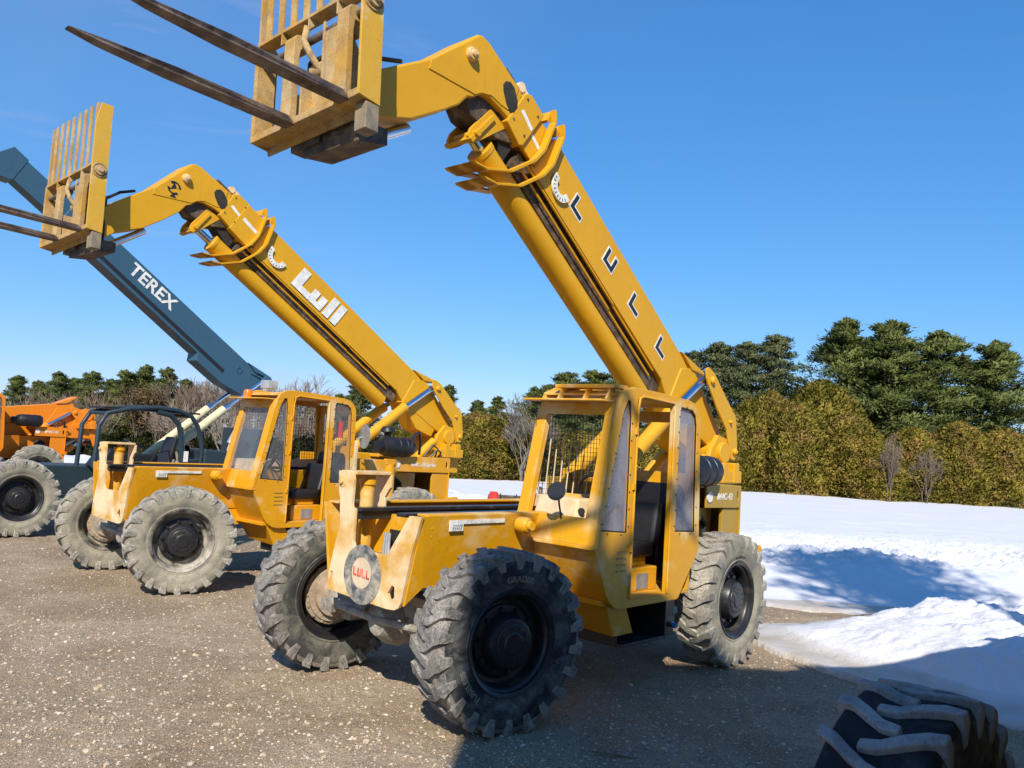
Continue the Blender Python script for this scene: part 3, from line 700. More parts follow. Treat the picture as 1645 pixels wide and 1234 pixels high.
    for s in (1, -1):
        b = MB(); ya, yb = (.33,.355) if s > 0 else (-.355,-.33)
        b.py([(ox+x_, oz+z_) for x_, z_ in lp], ya, yb); 
        lk = b.build('boom_link', bmx, root, bevel=.008)
        b = MB()
        for x_, z_, r_ in ((-.35,-.22,.045),(-.93,-1.0,.04),(-.80,-.66,.022)):
            b.lathe([(0,.04),(r_*.6,.04),(r_,.02),(r_,0)], (ox+x_,(.355 if s>0 else -.355),oz+z_), (0,s,0), 18)
        b.build('link_pin', bmx, lk, smooth=35)
    b = MB(); b.cyl((ox-.35,-.33,oz-.22),(ox-.35,.33,oz-.22),.05); b.cyl((ox-.93,-.33,oz-1.0),(ox-.93,.33,oz-1.0),.045); b.build('link_shaft', M['greasy'], root, smooth=True)
    for s in (1, -1):
        y = s*.262
        b = MB(); a0 = (ox+1.36,y,oz-1.37); a1 = (ox+.30,y,oz-.60); e1 = (ox-.30,y,oz-.22)
        b.cyl(a0, a1, .080, 28); b.cyl((a1[0]+.02,y,a1[2]-.015),(a1[0]-.03,y,a1[2]+.02),.086,28); b.box(ox+1.28,ox+1.44,y-.045,y+.045,oz-1.50,oz-1.28)
        lc = b.build('lift_cylinder', bmx, root, smooth=35)
        b = MB(); b.cyl(a1, e1, .045, 20); b.build('lift_rod', M['chrome'], lc, smooth=True)
        b = MB(); a0 = (ox-.02,y+s*.02,oz-1.40); a1 = (ox-.40,y+s*.02,oz-1.10); e1 = (ox-.66,y+s*.02,oz-.92)
        b.cyl(a0, a1, .07, 24); sc = b.build('slave_cylinder', bmx, root, smooth=True)
        b = MB(); b.cyl(a1, e1, .035, 16); b.build('slave_rod', M['chrome'], sc, smooth=True)
    b = MB()    # sliding cradle that carries the boom foot
    for s in (1,-1):
        ya, yb = (.27,.33) if s > 0 else (-.33,-.27)
        b.py([(ox+1.55,1.46),(ox+1.55,1.62),(ox+1.2,1.74),(ox+.2,1.72),(ox-.30,1.78),(ox-.45,2.10),(ox-.60,2.26),(ox-.82,2.22),(ox-.90,2.02),(ox-.80,1.86),(ox-.96,1.74),(ox-.96,1.46)], ya, yb)
    b.box(ox-.9,ox+1.5,-.27,.27,1.47,1.55); b.cyl((ox-.68,-.34,2.06),(ox-.68,.38,2.06),.12,24)
    b.box(ox-.94,ox-.40,.30,.46,1.72,1.86); b.box(ox-.86,ox-.74,.33,.47,1.72,1.95); b.box(ox-.62,ox-.50,.33,.47,1.72,1.95)
    b.build('boom_cradle', bmx, root, bevel=.01)
    # --- fork carriage
    T = Matrix(((.998,-.047,-.031),(.044,.995,-.092),(.035,.090,.995)))
    tip = XZ((-3.634,3.081), R(36.1))(4.66,-1.62); tip2 = B(4.66+ex,-1.62)
    P0 = Vector((1.346+tip2[0]-tip[0], -.582, 4.134+tip2[1]-tip[1]))
    car = empty('fork_carriage', (0,0,0), 0, root); car.matrix_local = Matrix.Translation(P0) @ T.to_4x4()
    cm = M['carr']
    q = MB(); q.box(-.16,0,0,1.2,-.004,.05); q.box(-.16,-.14,.0,1.2,-.06,0); q.box(-.16,-.0,0,.02,.05,.80)
    q.box(-.13,-.11,.25,1.0,.05,.30)
    q.build('lower_crossbar', cm, car, bevel=.004)
    q = MB(); q.hexa([(-.46,.38,-.12),(-.19,.38,-.16),(-.19,1.0,-.20),(-.46,1.0,-.14),(-.46,.38,-.02),(-.19,.38,-.02),(-.19,1.0,-.02),(-.46,1.0,-.02)]); q.box(-.30,-.165,.26,.60,-.10,-.01); q.build('swing_box', M['greasy'], car, bevel=.006)
    q = MB(); q.box(-.186,-.07,1.10,1.216,-.21,-.021); q.build('cheek_box', M['greyw'], car, bevel=.006)
    q = MB(); q.py([(-.185,-.02),(-.0,-.0),(.0,1.30),(-.05,1.55),(-.185,1.55)], 1.2, 1.222); q.build('side_plate', M['carry'], car, bevel=.003)
    q = MB(); q.py([(-.185,-.02),(-.0,-.0),(.0,.78),(-.03,.80),(-.185,.80)], -.022, .0); q.py([(-.10,.80),(-.02,.80),(-.02,1.55),(-.10,1.55)], -.022, 0); q.build('side_plate', cm, car, bevel=.003)
    q = MB(); q.lathe([(0,.05),(.03,.05),(.035,.03),(.06,.03),(.065,.0)], (-.09,1.222,.72), (0,1,0), 24); q.lathe([(.085,.012),(.09,.006),(.09,0),(.075,0),(.075,.012)], (-.09,1.222,.72), (0,1,0), 24, True); q.build('carriage_pin', cm, car, smooth=35)
    q = MB(); q.box(-.11,.0,0,1.2,.765,.790)
    for y in (.30,.62,.94): q.py([(0,.765),(-.09,.765),(0,.67)], y, y+.015)
    for i in range(8): q.box(-.035,-.02,.07+i*.153,.135+i*.153,.79,1.55)
    q.build('load_backrest', cm, car, bevel=.002)
    q = MB(); q.cyl((-.06,.02,.63),(-.06,1.19,.63),.028,16); q.build('fork_shaft', M['rust'], car, smooth=True)
    for y in (.455,1.055):
        q = MB()
        prof = [(-.02,-.005),(.9,-.012),(1.35,-.004),(1.52,.012),(1.53,.018),(1.35,.026),(.9,.038),(.05,.045),(.035,.06),(.028,.58),(.03,.64),(.01,.675),(-.05,.69),(-.11,.67),(-.12,.62),(-.10,.58),(-.03,.58),(-.02,.5)]
        q.py(prof, y-.06, y+.06)
        for v in q.bm.verts:
            if v.co.x > 1.0: v.co.y = y+(v.co.y-y)*(1-.5*(v.co.x-1.0)/.53)
        for f in q.bm.faces:
            cc = f.calc_center_median(); f.material_index = 0 if cc.x > .045 else 1
        q.build('fork', [M['rust'], M['carr']], car, bevel=.004)
    q = MB()
    q.py([(-.03,.05),(-.03,.70),(-.20,.45),(-.20,.05)], .76, .785); q.py([(-.03,.05),(-.03,.70),(-.20,.45),(-.20,.05)], .955, .98); q.box(-.05,-.035,.76,.97,.06,.62)
    q.cyl((-.14,.55,.42),(-.14,.68,.42),.062,20); q.tube([(-.05,.55,.77),(-.02,.56,.62),(-.04,.62,.50),(-.1,.64,.42)],.026,8,sq=False); q.cyl((-.14,.61,.42),(-.20,.60,.08),.035,12)
    q.box(-.19,-.02,.54,.56,.05,.30)
    q.cyl((-.15,.7,.60),(-.15,1.0,.60),.05,14)
    q.build('tilt_bracket', cm, car, smooth=35, bevel=.003)
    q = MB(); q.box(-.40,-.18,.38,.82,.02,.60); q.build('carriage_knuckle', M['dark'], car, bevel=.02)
    return root, cb

# placement solved from the photograph
def place(o, f): return o
LOC1 = (-.71541, 6.78525, 0); RZ1 = -2.3148
std = [('side_dark','tread_dark','black','black'),('side_mid','tread_dark','black','hub2'),('side_dust','tread_dust','black','black'),('side_dust','tread_dust','black','black')]
t1, cab1 = telehandler(dict(loc=LOC1, rz=RZ1, label='front yellow telehandler with black letters L U L L down its raised boom',
    O=(-3.634,3.081), ang=36.1, letters='LULL', tyres=std, steer=-.1887, rsteer=.027, words=(('GRADER',-.05),('TUBELESS',2.2)), model='844C-42', housing='shade_yellow'))
dust = [('side_dust','tread_dust','rimdust','black')]*4
L1 = Vector((.73578,-.67722,0)); F1 = Vector((-.67722,-.73578,0))
RZ2 = -2.3026; F2 = Vector((math.cos(RZ2),math.sin(RZ2),0)); L2 = Vector((-F2.y,F2.x,0))
LOC2 = Vector((-3.8416,10.2304,0)) - L2*1.0069
t2, cab2 = telehandler(dict(loc=LOC2, rz=RZ2, label='yellow telehandler behind the front one with heavy white Lull lettering and dusty tyres',
    O=(-4.285,3.081), ang=31.4, ext=.62, ns=.48, ac=-3.05, mushroom=True, guard=False, hx=(-3.42,-4.58), rods=False, letters='Lull', tyres=dust, steer=-.3067, rs=-.38, pane='clear', meshback=True, windshield=True, emblem=False,
    cabpaint='paint2', paint='paint2', model='644C-54 Series', housing='paint2'))
LOC5 = Vector(LOC1)+L1*5.20+F1*1.40
t5, cab5 = telehandler(dict(loc=LOC5, rz=RZ1, label='telehandler mostly out of view whose muddy front tyre fills the bottom right corner',
    O=(-3.634,3.081), ang=28, tseed=9, tyres=[('side_dark','lugtop','black','black','blackrub')]*4, steer=-.02, model='844C-42', pane='clear'))
LOC4 = Vector((-14.6,19.5,0))
t4, cab4 = telehandler(dict(loc=LOC4, rz=RZ1, label='orange machine at the far left end of the row behind the curved blue cab',
    O=(-3.9,2.35), ang=-8, paint='orange', cabpaint='orange', boom='orange', faded='orange', tyres=dust, housing='orange', emblem=False, pane='clear'))

# small extras on the first two machines
def extra():
    q = MB(); q.cyl((-3.22,.93,1.0),(-3.22,.93,1.56),.085,20); q.cyl((-3.22,.93,1.56),(-3.22,.93,1.60),.07,20); q.box(-3.30,-3.14,.89,.97,1.60,1.68); q.build('hydraulic_ram', M['paint2'], t2, smooth=35)
    # round mirror on the hood of the first, with stem
    q = MB(); q.lathe([(0,-.02),(.045,-.018),(.075,.0),(.078,.012),(0,.016)], (-.70,.88,1.66), (.9,.25,.35), 24)
    q.tube([(-.72,.88,1.64),(-.76,.86,1.56),(-.82,.84,1.45)], .008, 8); mm = q.build('mirror', M['blackp'], t1, smooth=35)
    q = MB(); q.lathe([(0,.0172),(.068,.0172)], (-.70,.88,1.66), (.9,.25,.35), 24); q.build('mirror_glass', M['blackp'], mm)
    # head lamp and yellow sticker in the nose of the first
    q = MB(); q.lathe([(0,.02),(.022,.02),(.03,.0)], (-1.0,.90,1.50), (.8,.6,0), 20); q.build('work_lamp', M['blackp'], cab1, smooth=True)
    # tall round mirror on the rear cab corner of the second
    q = MB(); q.lathe([(0,-.03),(.10,-.025),(.165,.0),(.17,.015),(0,.02)], (-2.40,1.34,1.99), (.97,-.24,.0), 28)
    q.tube([(-2.42,1.30,1.99),(-2.36,1.20,1.95)], .012, 8); mm = q.build('mirror', M['grey'], t2, smooth=35)
    q = MB(); q.box(-2.345,-2.30,1.24,1.27,1.36,1.92); q.build('grab_rail', M['pale'], t2, bevel=.004)
    # beacon and junction box on the second roof
    q = MB(); q.lathe([(.0,.11),(.045,.105),(.06,.08),(.06,.02),(.065,.0),(0,0)], (-1.08,.43,2.42), (0,0,1), 24); q.build('beacon', M['amber'], cab2, smooth=35)
    q = MB(); q.box(-1.30,-1.14,.62,.80,2.55,2.66); q.build('roof_lamp', M['silver'], cab2, bevel=.01)
    q = MB(); q.cyl((-2.2,1.02,1.95),(-2.2,1.02,2.18),.05); q.build('fire_extinguisher', M['redp'], cab2, smooth=True)
    q = MB(); q.cyl((-2.35,.95,.47),(-2.16,1.12,.50),.025,10); q.build('blue_coupling', M['blueh'], t1, smooth=True)
    q = MB(); q.box(-1.12,-1.10,.50,.80,1.60,1.63); q.build('dash_sticker', M['paint1'], cab1)
extra()

# ------------------------------------------------------------------ blue telehandler (third in the row)
def blue_machine():
    loc = Vector(LOC1)-L1*11.3-F1*.4
    root = empty('telehandler', loc, RZ1)
    tag(root, 'blue-grey telehandler with TEREX lettering, cream cylinders and a curved open cab frame', 'telehandler', 'telehandlers parked side by side in a row')
    tm, cr = M['teal'], M['cream']
    O = (-4.55,3.30); B = XZ(O, R(34.4))
    def bp(poly): return [B(s,t) for s,t in poly]
    q = MB(); q.py(bp([(4.6,0),(0,0),(-.18,-.02),(-.42,.02),(-.50,-.02),(-.52,-.14),(-.20,-.62),(.25,-.70),(.35,-.72),(1.05,-.72),(1.12,-.58),(4.6,-.54)]), -.20, .20)
    bo = q.build('boom', tm, root, bevel=.015)
    q = MB(); q.py(bp([(4.6,-.40),(.45,-.46),(.45,-.54),(4.6,-.47)]), .200, .204); q.build('boom_slot_shade', M['blackp'], bo)  # thin black sheet on the boom side paints the shade of a slot
    q = MB(); q.py(bp([(4.3,-.05),(5.6,-.05),(5.6,-.47),(4.3,-.47)]), -.16, .16); q.py(bp([(5.6,-.02),(5.9,-.02),(6.35,-1.2),(6.1,-1.3),(5.75,-.6),(5.55,-.5)]), -.17, .17); q.build('inner_boom', tm, bo, bevel=.01)
    q = MB(); q.py(bp([(.15,.0),(-.42,.10),(-.45,.06),(-.1,-.05)]), -.24, .24); q.py(bp([(-.05,-.10),(-.36,-.02),(-.37,-.05),(-.06,-.13)]), .2, .23)
    q.cyl((B(-.42,-.02)[0],-.26,B(-.42,-.02)[1]),(B(-.42,-.02)[0],.30,B(-.42,-.02)[1]),.10,24)
    c_ = B(.20,-.25); q.lathe([(.05,.015),(.07,.015),(.07,0),(.05,0)], (c_[0],.2,c_[1]), (0,1,0), 20, True)
    c_ = B(2.05,-.12); q.build('boom_bracket', tm, bo, bevel=.006)
    V, F = text_geo('TEREX', .36, .002, .008)
    q = MB(); add_geo(q, V, F, lambda x,y,z: (B(2.62-x*1.04,-.20+y*.95)[0], .206+z, B(2.62-x*1.04,-.20+y*.95)[1])); q.build('boom_lettering', M['white'], bo)
    for y in (.42,-.25):
        e1 = (-4.72,y,3.05); a1 = (-3.86,y,2.36); a0 = (-2.6,y,1.30)
        q = MB(); q.cyl(a0, a1, .085, 24); lc = q.build('lift_cylinder', cr, root, smooth=True)
        q = MB(); q.cyl(a1, e1, .04, 16); q.cyl((a1[0]+.05,y,a1[2]-.04),(a1[0]-.10,y,a1[2]+.07),.07,20); q.build('lift_rod', M['chrome'], lc, smooth=True)
    # chassis, hood, wheels
    q = MB(); q.box(-4.6,.6,-.45,.45,.65,1.15); q.px([(-.45,1.1),(.45,1.1),(.35,2.0),(-.35,2.0)], -4.9, -4.3); q.build('chassis', M['tealdark'], root, bevel=.02)
    q = MB(); q.prism([(-3.15,.9),(-4.05,.9),(-4.02,1.38),(-3.60,1.53),(-3.15,1.56)], lambda u,v,w: (u,w,v), .50, 1.12); q.build('engine_hood', M['tealdark'], root, bevel=.05, seg=3)
    q = MB(); q.cyl((-3.93,.60,1.52),(-3.97,.60,1.66),.04); q.cyl((-3.97,.60,1.66),(-4.14,.60,2.02),.085,20); q.build('muffler', M['silver'], root, smooth=True)
    q = MB()
    def arch(y, r=.042):
        return q.tube([(-1.15,y,1.15),(-1.18,y,1.9),(-1.30,y,2.12),(-1.68,y,2.22),(-2.18,y,2.28),(-2.6,y,2.25),(-2.86,y,2.16),(-3.0,y,1.98),(-3.08,y,1.75),(-3.13,y,1.5),(-3.10,y,1.2),(-3.08,y,1.0)], r, 10)
    arch(1.06); arch(.30)
    q.tube([(-2.2,1.06,2.20),(-2.45,1.06,2.16),(-2.62,1.06,2.0),(-2.70,1.06,1.7),(-2.72,1.06,1.3)], .05, 8)
    for x, z in ((-1.3,2.12),(-2.18,2.28),(-2.86,2.16)): q.tube([(x,.3,z),(x,1.06,z)], .035, 8)
    q.tube([(-2.72,1.06,1.30),(-3.10,1.06,1.34)], .03, 8)
    cf = q.build('cab_frame', M['tealdark'], root, smooth=True)
    q = MB(); q.box(-3.04,-1.25,.32,1.04,2.20,2.235); q.build('cab_roof', M['blackp'], cf)
    q = MB(); q.box(-2.6,-2.1,.45,.95,1.15,1.25); q.hexa([(-2.6,.45,1.2),(-2.5,.45,1.2),(-2.5,.95,1.2),(-2.6,.95,1.2),(-2.75,.5,1.75),(-2.65,.5,1.75),(-2.65,.9,1.75),(-2.75,.9,1.75)]); q.build('seat', M['vinyl'], cf, bevel=.03)
    q = MB(); q.tube([(-2.72,1.02,1.95),(-2.76,1.04,1.6),(-2.80,1.04,1.42),(-2.95,1.02,1.3)], .018, 8); q.build('grab_handle', M['grey'], cf, smooth=True)
    q = MB(); q.box(-2.83,-2.75,1.10,1.12,1.30,1.50); q.build('warning_label', M['white'], cf); q = MB(); q.box(-2.66,-2.58,1.10,1.12,1.02,1.20); q.build('warning_label', M['white'], cf)
    q = MB(); q.hexa([(-1.9,.35,1.15),(-1.25,.35,1.15),(-1.25,1.0,1.15),(-1.9,1.0,1.15),(-1.75,.4,1.42),(-1.45,.4,1.50),(-1.45,.95,1.50),(-1.75,.95,1.42)]); q.box(-2.3,-1.5,.95,1.05,1.2,1.42); q.build('dashboard', M['blackp'], cf, bevel=.03)
    q = MB(); q.tube([(-1.95+.16*math.cos(t),.72+.16*math.sin(t),1.58+.06*math.cos(t)) for t in np.linspace(0,2*math.pi,25)], .014, 8, caps=False); q.build('steering_wheel', M['blackp'], cf, smooth=True)
    q = MB(); q.tube([(-2.1,1.05,1.16),(-2.2,1.12,1.45),(-2.45,1.12,1.5),(-2.55,1.06,1.15)], .02, 8); q.build('rubber_hose', M['blackp'], root, smooth=True)
    for ax in (0,-3.4):
        for sy in (1,-1):
            w = empty('wheel', (ax, sy*1.0, .632), 0 if sy > 0 else math.pi, root)
            tyre_obj(5, [M['side_dust'],M['tread_dust'],M['side_dust'],M['tread_dust']], (), w); rim_obj(M['black'], M['black'], w)
    q = MB(); q.cyl((0,-.9,.63),(0,.9,.63),.1); q.cyl((-3.4,-.9,.63),(-3.4,.9,.63),.1); q.build('axle', M['axle'], root, smooth=True)
blue_machine()

# ------------------------------------------------------------------ ground
def sm(a, b, x):
    t = np.clip((x-a)/(b-a), 0, 1); return t*t*(3-2*t)
_rng = np.random.RandomState(4)
_tab = _rng.rand(256, 256)
def vn(x, y):
    xi = np.floor(x).astype(int); yi = np.floor(y).astype(int); fx_ = x-xi; fy_ = y-yi
    u = fx_*fx_*(3-2*fx_); v = fy_*fy_*(3-2*fy_)
    g_ = lambda i, j: _tab[i & 255, j & 255]
    return (g_(xi,yi)*(1-u)+g_(xi+1,yi)*u)*(1-v)+(g_(xi,yi+1)*(1-u)+g_(xi+1,yi+1)*u)*v
def fbm(x, y, o=5, g_=.5):
    s_ = 0; a_ = 1; n_ = 0
    for i in range(o): s_ += a_*vn(x*2**i+17.3*i, y*2**i+9.1*i); n_ += a_; a_ *= g_
    return s_/n_
def grid_obj(name, xs, ys, zf, mats, keep=None):
    X, Y = np.meshgrid(xs, ys); Z = zf(X, Y)
    nx, ny = len(xs), len(ys)
    V = np.stack([X, Y, Z], -1).reshape(-1, 3)
    i = np.arange(nx*ny).reshape(ny, nx)
    Fq = np.stack([i[:-1,:-1], i[:-1,1:], i[1:,1:], i[1:,:-1]], -1).reshape(-1, 4)
    if keep is not None:
        k = keep(X, Y, Z); k4 = k.reshape(-1)[Fq].any(1); Fq = Fq[k4]
    me = bpy.data.meshes.new(name); me.vertices.add(len(V)); me.vertices.foreach_set('co', V.ravel())
    me.loops.add(Fq.size); me.loops.foreach_set('vertex_index', Fq.ravel()); me.polygons.add(len(Fq))
    me.polygons.foreach_set('loop_start', np.arange(0, Fq.size, 4)); me.polygons.foreach_set('loop_total', np.full(len(Fq), 4))
    me.update(); me.validate(); me.shade_smooth()
    for m in mats: me.materials.append(m)
    o = bpy.data.objects.new(name, me); COL.objects.link(o); return o

def gravel_mat():
    m, nt, b, out = mat('packed_gravel'); co = objco(nt)
    patch = noise_fac(nt, .75, .40, .60, 8, .62, co, .8); mid = noise_fac(nt, 4, .3, .72, 6, .65, co)
    c = mixc(nt, patch, (.28,.19,.105), (.53,.41,.275)); c = mixc(nt, mth(nt,'MULTIPLY',mid,.7), c, (.40,.285,.17))
    v = nt.nodes.new('ShaderNodeTexVoronoi'); v.inputs['Scale'].default_value = 60; nt.links.new(co, v.inputs['Vector'])
    v2 = nt.nodes.new('ShaderNodeTexVoronoi'); v2.inputs['Scale'].default_value = 135; nt.links.new(co, v2.inputs['Vector'])
    sx = nt.nodes.new('ShaderNodeSeparateColor'); nt.links.new(v.outputs['Color'], sx.inputs[0])
    sy = nt.nodes.new('ShaderNodeSeparateColor'); nt.links.new(v2.outputs['Color'], sy.inputs[0])
    def stone(val, dist, th, rad):
        a = nt.nodes.new('ShaderNodeMapRange'); a.inputs[1].default_value = th; a.inputs[2].default_value = th+.04; nt.links.new(val, a.inputs[0])
        d = nt.nodes.new('ShaderNodeMapRange'); d.inputs[1].default_value = rad; d.inputs[2].default_value = rad*.7; nt.links.new(dist, d.inputs[0])
        return mth(nt, 'MULTIPLY', a.outputs[0], d.outputs[0])
    s1 = stone(sx.outputs[0], v.outputs['Distance'], .55, .48); s2 = stone(sy.outputs[0], v2.outputs['Distance'], .25, .55)
    ram = nt.nodes.new('ShaderNodeValToRGB'); e = ram.color_ramp.elements
    e[0].position = 0; e[0].color = (.17,.145,.12,1); e[1].position = 1; e[1].color = (.76,.65,.52,1); x = e.new(.55); x.color = (.50,.40,.285,1)
    nt.links.new(sx.outputs[1], ram.inputs[0])
    ram2 = nt.nodes.new('ShaderNodeValToRGB'); e = ram2.color_ramp.elements
    e[0].position = 0; e[0].color = (.12,.10,.08,1); e[1].position = 1; e[1].color = (.72,.61,.47,1); x = e.new(.5); x.color = (.46,.36,.25,1)
    nt.links.new(sy.outputs[1], ram2.inputs[0])
    dens = noise_fac(nt, .9, .35, .6, 4, .6, co)
    c = mixc(nt, mth(nt,'MULTIPLY',s2,mth(nt,'ADD',mth(nt,'MULTIPLY',dens,.5),.5)), c, ram2.outputs[0]); c = mixc(nt, mth(nt,'MULTIPLY',s1,.8), c, ram.outputs[0])
    nt.links.new(c, b.inputs['Base Color']); b.inputs['Roughness'].default_value = .92; b.inputs['Specular IOR Level'].default_value = .25
    h = mth(nt,'ADD',mth(nt,'ADD',mth(nt,'MULTIPLY',s1,.7),mth(nt,'MULTIPLY',s2,.4)), noise_fac(nt, 18, 0, 1, 9, .75, co))
    bump(nt, b, h, 1., .022)
    return m
MG = gravel_mat()
def gz(X, Y):
    z = (fbm(X*.45, Y*.45, 4)-.5)*.05 + (fbm(X*3+5, Y*3, 4, .6)-.5)*.038 + (fbm(X*11+5, Y*11, 3, .6)-.5)*.024*sm(11,8,Y)*(.4+1.2*fbm(X*.8+40,Y*.8,2))
    return z*sm(70, 20, np.hypot(X, Y))-.002
near = grid_obj('gravel_yard', np.linspace(-9, 9, 420), np.concatenate([np.linspace(-3,4,60)[:-1],np.linspace(4, 10, 240)[:-1],np.linspace(10,19,160)]), gz, [MG]); tag(near, kind='structure')
far = MB(); 
# the wide sheet out to the horizon lies just below the detailed yard
far.mi = 0; far._f([far.bm.verts.new(p_) for p_ in ((-600,-300,-.06),(600,-300,-.06),(600,900,-.06),(-600,900,-.06))])
def dirt_mat():
    m, nt, b, out = mat('brown_grass_earth'); co = objco(nt)
    c = mixc(nt, noise_fac(nt, .8, .35, .65, 7, .65, co), (.16,.125,.08), (.24,.20,.13)); nt.links.new(c, b.inputs['Base Color']); b.inputs['Roughness'].default_value = .95
    return m
tag(far.build('ground', dirt_mat()), kind='structure')

# stones: loose gravel lying on the yard
def pebbles():
    rs = np.random.RandomState(11); V = []; Fc = []; mi = []
    base = bmesh.new(); bmesh.ops.create_icosphere(base, subdivisions=1, radius=1); bv = np.array([v.co[:] for v in base.verts]); bf = np.array([[v.index for v in f.verts] for f in base.faces]); base.free()
    n = 42000; Yd = 4.2*np.exp(rs.rand(n)*np.log(3.6)); Xd = (rs.rand(n)*1.36-.68)*Yd
    Z = gz(Xd, Yd); off = 0
    for i in range(n):
        r_ = .0035+.0085*rs.rand()**3 + (.012 if rs.rand() < .02 else 0)
        sc = np.array([r_*(.8+.6*rs.rand()), r_*(.8+.6*rs.rand()), r_*(.5+.3*rs.rand())]); a = rs.rand()*6.28
        v = bv*(1+.25*(rs.rand(len(bv),1)-.5))*sc; ca, sa = math.cos(a), math.sin(a)
        v = np.stack([v[:,0]*ca-v[:,1]*sa+Xd[i], v[:,0]*sa+v[:,1]*ca+Yd[i], v[:,2]+Z[i]+r_*.15], -1)
        V.append(v); Fc.append(bf+off); off += len(bv); mi += [rs.randint(4)]*len(bf)
    V = np.concatenate(V); Fc = np.concatenate(Fc)
    me = bpy.data.meshes.new('loose_stones'); me.from_pydata(V.tolist(), [], Fc.tolist()); me.polygons.foreach_set('material_index', mi)
    for i, c in enumerate(((.56,.49,.40),(.44,.36,.27),(.26,.20,.145),(.50,.395,.28))): me.materials.append(simple('stone_%d' % i, c, .85, var=.2))
    o = bpy.data.objects.new('loose_stones', me); COL.objects.link(o); tag(o, 'small loose pale stones scattered over the gravel yard', 'gravel', kind='stuff')
pebbles()

# snow
def snow_mat():
    m, nt, b, out = mat('old_snow'); co = objco(nt)
    f = noise_fac(nt, 1.3, .58, .80, 8, .65, co); f3 = mth(nt,'MULTIPLY',noise_fac(nt, 34, .60, .68, 6, .8, co),noise_fac(nt, .9, .42, .62, 4, .6, co))
    c = mixc(nt, mth(nt,'MULTIPLY',f,.35), (.64,.64,.66), (.50,.48,.45)); c = mixc(nt, mth(nt,'MULTIPLY',f3,.5), c, (.30,.25,.19))
    at = nt.nodes.new('ShaderNodeAttribute'); at.attribute_name = 'slush'
    c = mixc(nt, at.outputs['Fac'], c, (.40,.35,.29))
    nt.links.new(c, b.inputs['Base Color']); b.inputs['Roughness'].default_value = .7
    b.inputs['Subsurface Weight'].default_value = .0
    bump(nt, b, mth(nt,'ADD',noise_fac(nt, 22, 0, 1, 6, .6, co),noise_fac(nt, 5, 0, 1, 5, .6, co)), .5, .03)
    return m
def pile_edge(X, Y):
    # signed distance-like value, >0 inside the near heap (edge runs from the rear wheel to the right foreground)
    ed = np.interp(X, [2.6,2.88,3.07,3.25,3.45,4.2,6.0], [10.4,9.05,8.55,8.25,7.75,6.9,6.2])
    w = (fbm(X*2.3, Y*2.3, 4)-.5)*.35
    return Y-ed+w
def snow_z(X, Y):
    n1 = fbm(X*1.2+3, Y*1.2, 5); n2 = fbm(X*5, Y*5+7, 5, .6)
    # near heap
    e = pile_edge(X, Y); back = np.interp(X, [2.6,3.3,4.2,6,9], [10.7,10.5,10.9,11.4,11.8])+ (fbm(X*1.5+9,Y,3)-.5)*.6
    inn = np.minimum(sm(0,.12,e)*.05, 1)
    ridge = sm(.75,1.9,e+ (X-3.3)*.35)*sm(0,1.1,back-Y)*np.interp(X, [2.9,3.3,4.0,5.0,7.0], [.0,.10,.22,.36,.55])
    heap = np.where((e > 0) & (Y < back) & (X > 2.7), inn*sm(0,.15,back-Y) + ridge*(.75+.5*n1) + ridge*(n2-.5)*.46, -.2)
    # bank and field behind the lot
    ed2 = np.interp(X, [-60,-20,-6,-1,2.4,3.6,4.5,5.5,9,40], [46,33,25,21,14.5,11.9,11.5,11.9,12.6,13]) + (fbm(X*1.7+30,Y*.3,4)-.5)*.5
    d2 = Y-ed2
    bank = sm(0,.15,d2)*.04 + sm(.3,2.6,d2)*.30
    rough = sm(2.0,3.0,d2)*sm(9,4.5,d2)
    z2 = bank*(.9+.2*n1) + rough*((n1-.5)*.26+(n2-.45)*.30) + sm(6,20,d2)*.05 + (n2-.5)*.012
    endy = np.interp(X, [-60,-5,0,10,25,60], [36,37,40,42,50,56])
    z2 = np.where((d2 > 0), z2, -.2); z2 = z2*sm(1,-.5,Y-endy) - .15*sm(-.5,1,Y-endy)
    return np.maximum(heap, z2)
SM_ = snow_mat()
def add_slush(o):
    me = o.data; co = np.empty(len(me.vertices)*3); me.vertices.foreach_get('co', co); co = co.reshape(-1,3)
    a = me.attributes.new('slush', 'FLOAT', 'POINT')
    z = co[:,2]; near_ = (co[:,1] < 12.2) & (z < .12)
    e = pile_edge(co[:,0], co[:,1])
    v = np.where(near_, np.clip((.15-z)/.10, 0, 1)*.85*(.35+1.1*fbm(co[:,0]*4,co[:,1]*4,4)), 0.)
    a.data.foreach_set('value', v.astype(np.float32))
k_ = lambda X, Y, Z: Z > -.05
s1_ = grid_obj('snow_bank', np.linspace(2.5, 13, 420), np.linspace(6.2, 22, 520), snow_z, [SM_], k_); tag(s1_, kind='structure'); add_slush(s1_)
def snow_far(X, Y): return snow_z(X, Y)
xs = np.concatenate([np.linspace(-60,2.5,260)]); s2_ = grid_obj('snow_field', xs, np.linspace(12, 60, 240), snow_far, [SM_], k_); tag(s2_, kind='structure'); add_slush(s2_)
s3_ = grid_obj('snow_field', np.linspace(2.5,60,230), np.linspace(22,60,190), snow_far, [SM_], k_); tag(s3_, kind='structure'); add_slush(s3_)
s4_ = grid_obj('snow_field', np.linspace(13,60,120), np.linspace(12,22,60), snow_far, [SM_], k_); tag(s4_, kind='structure'); add_slush(s4_)

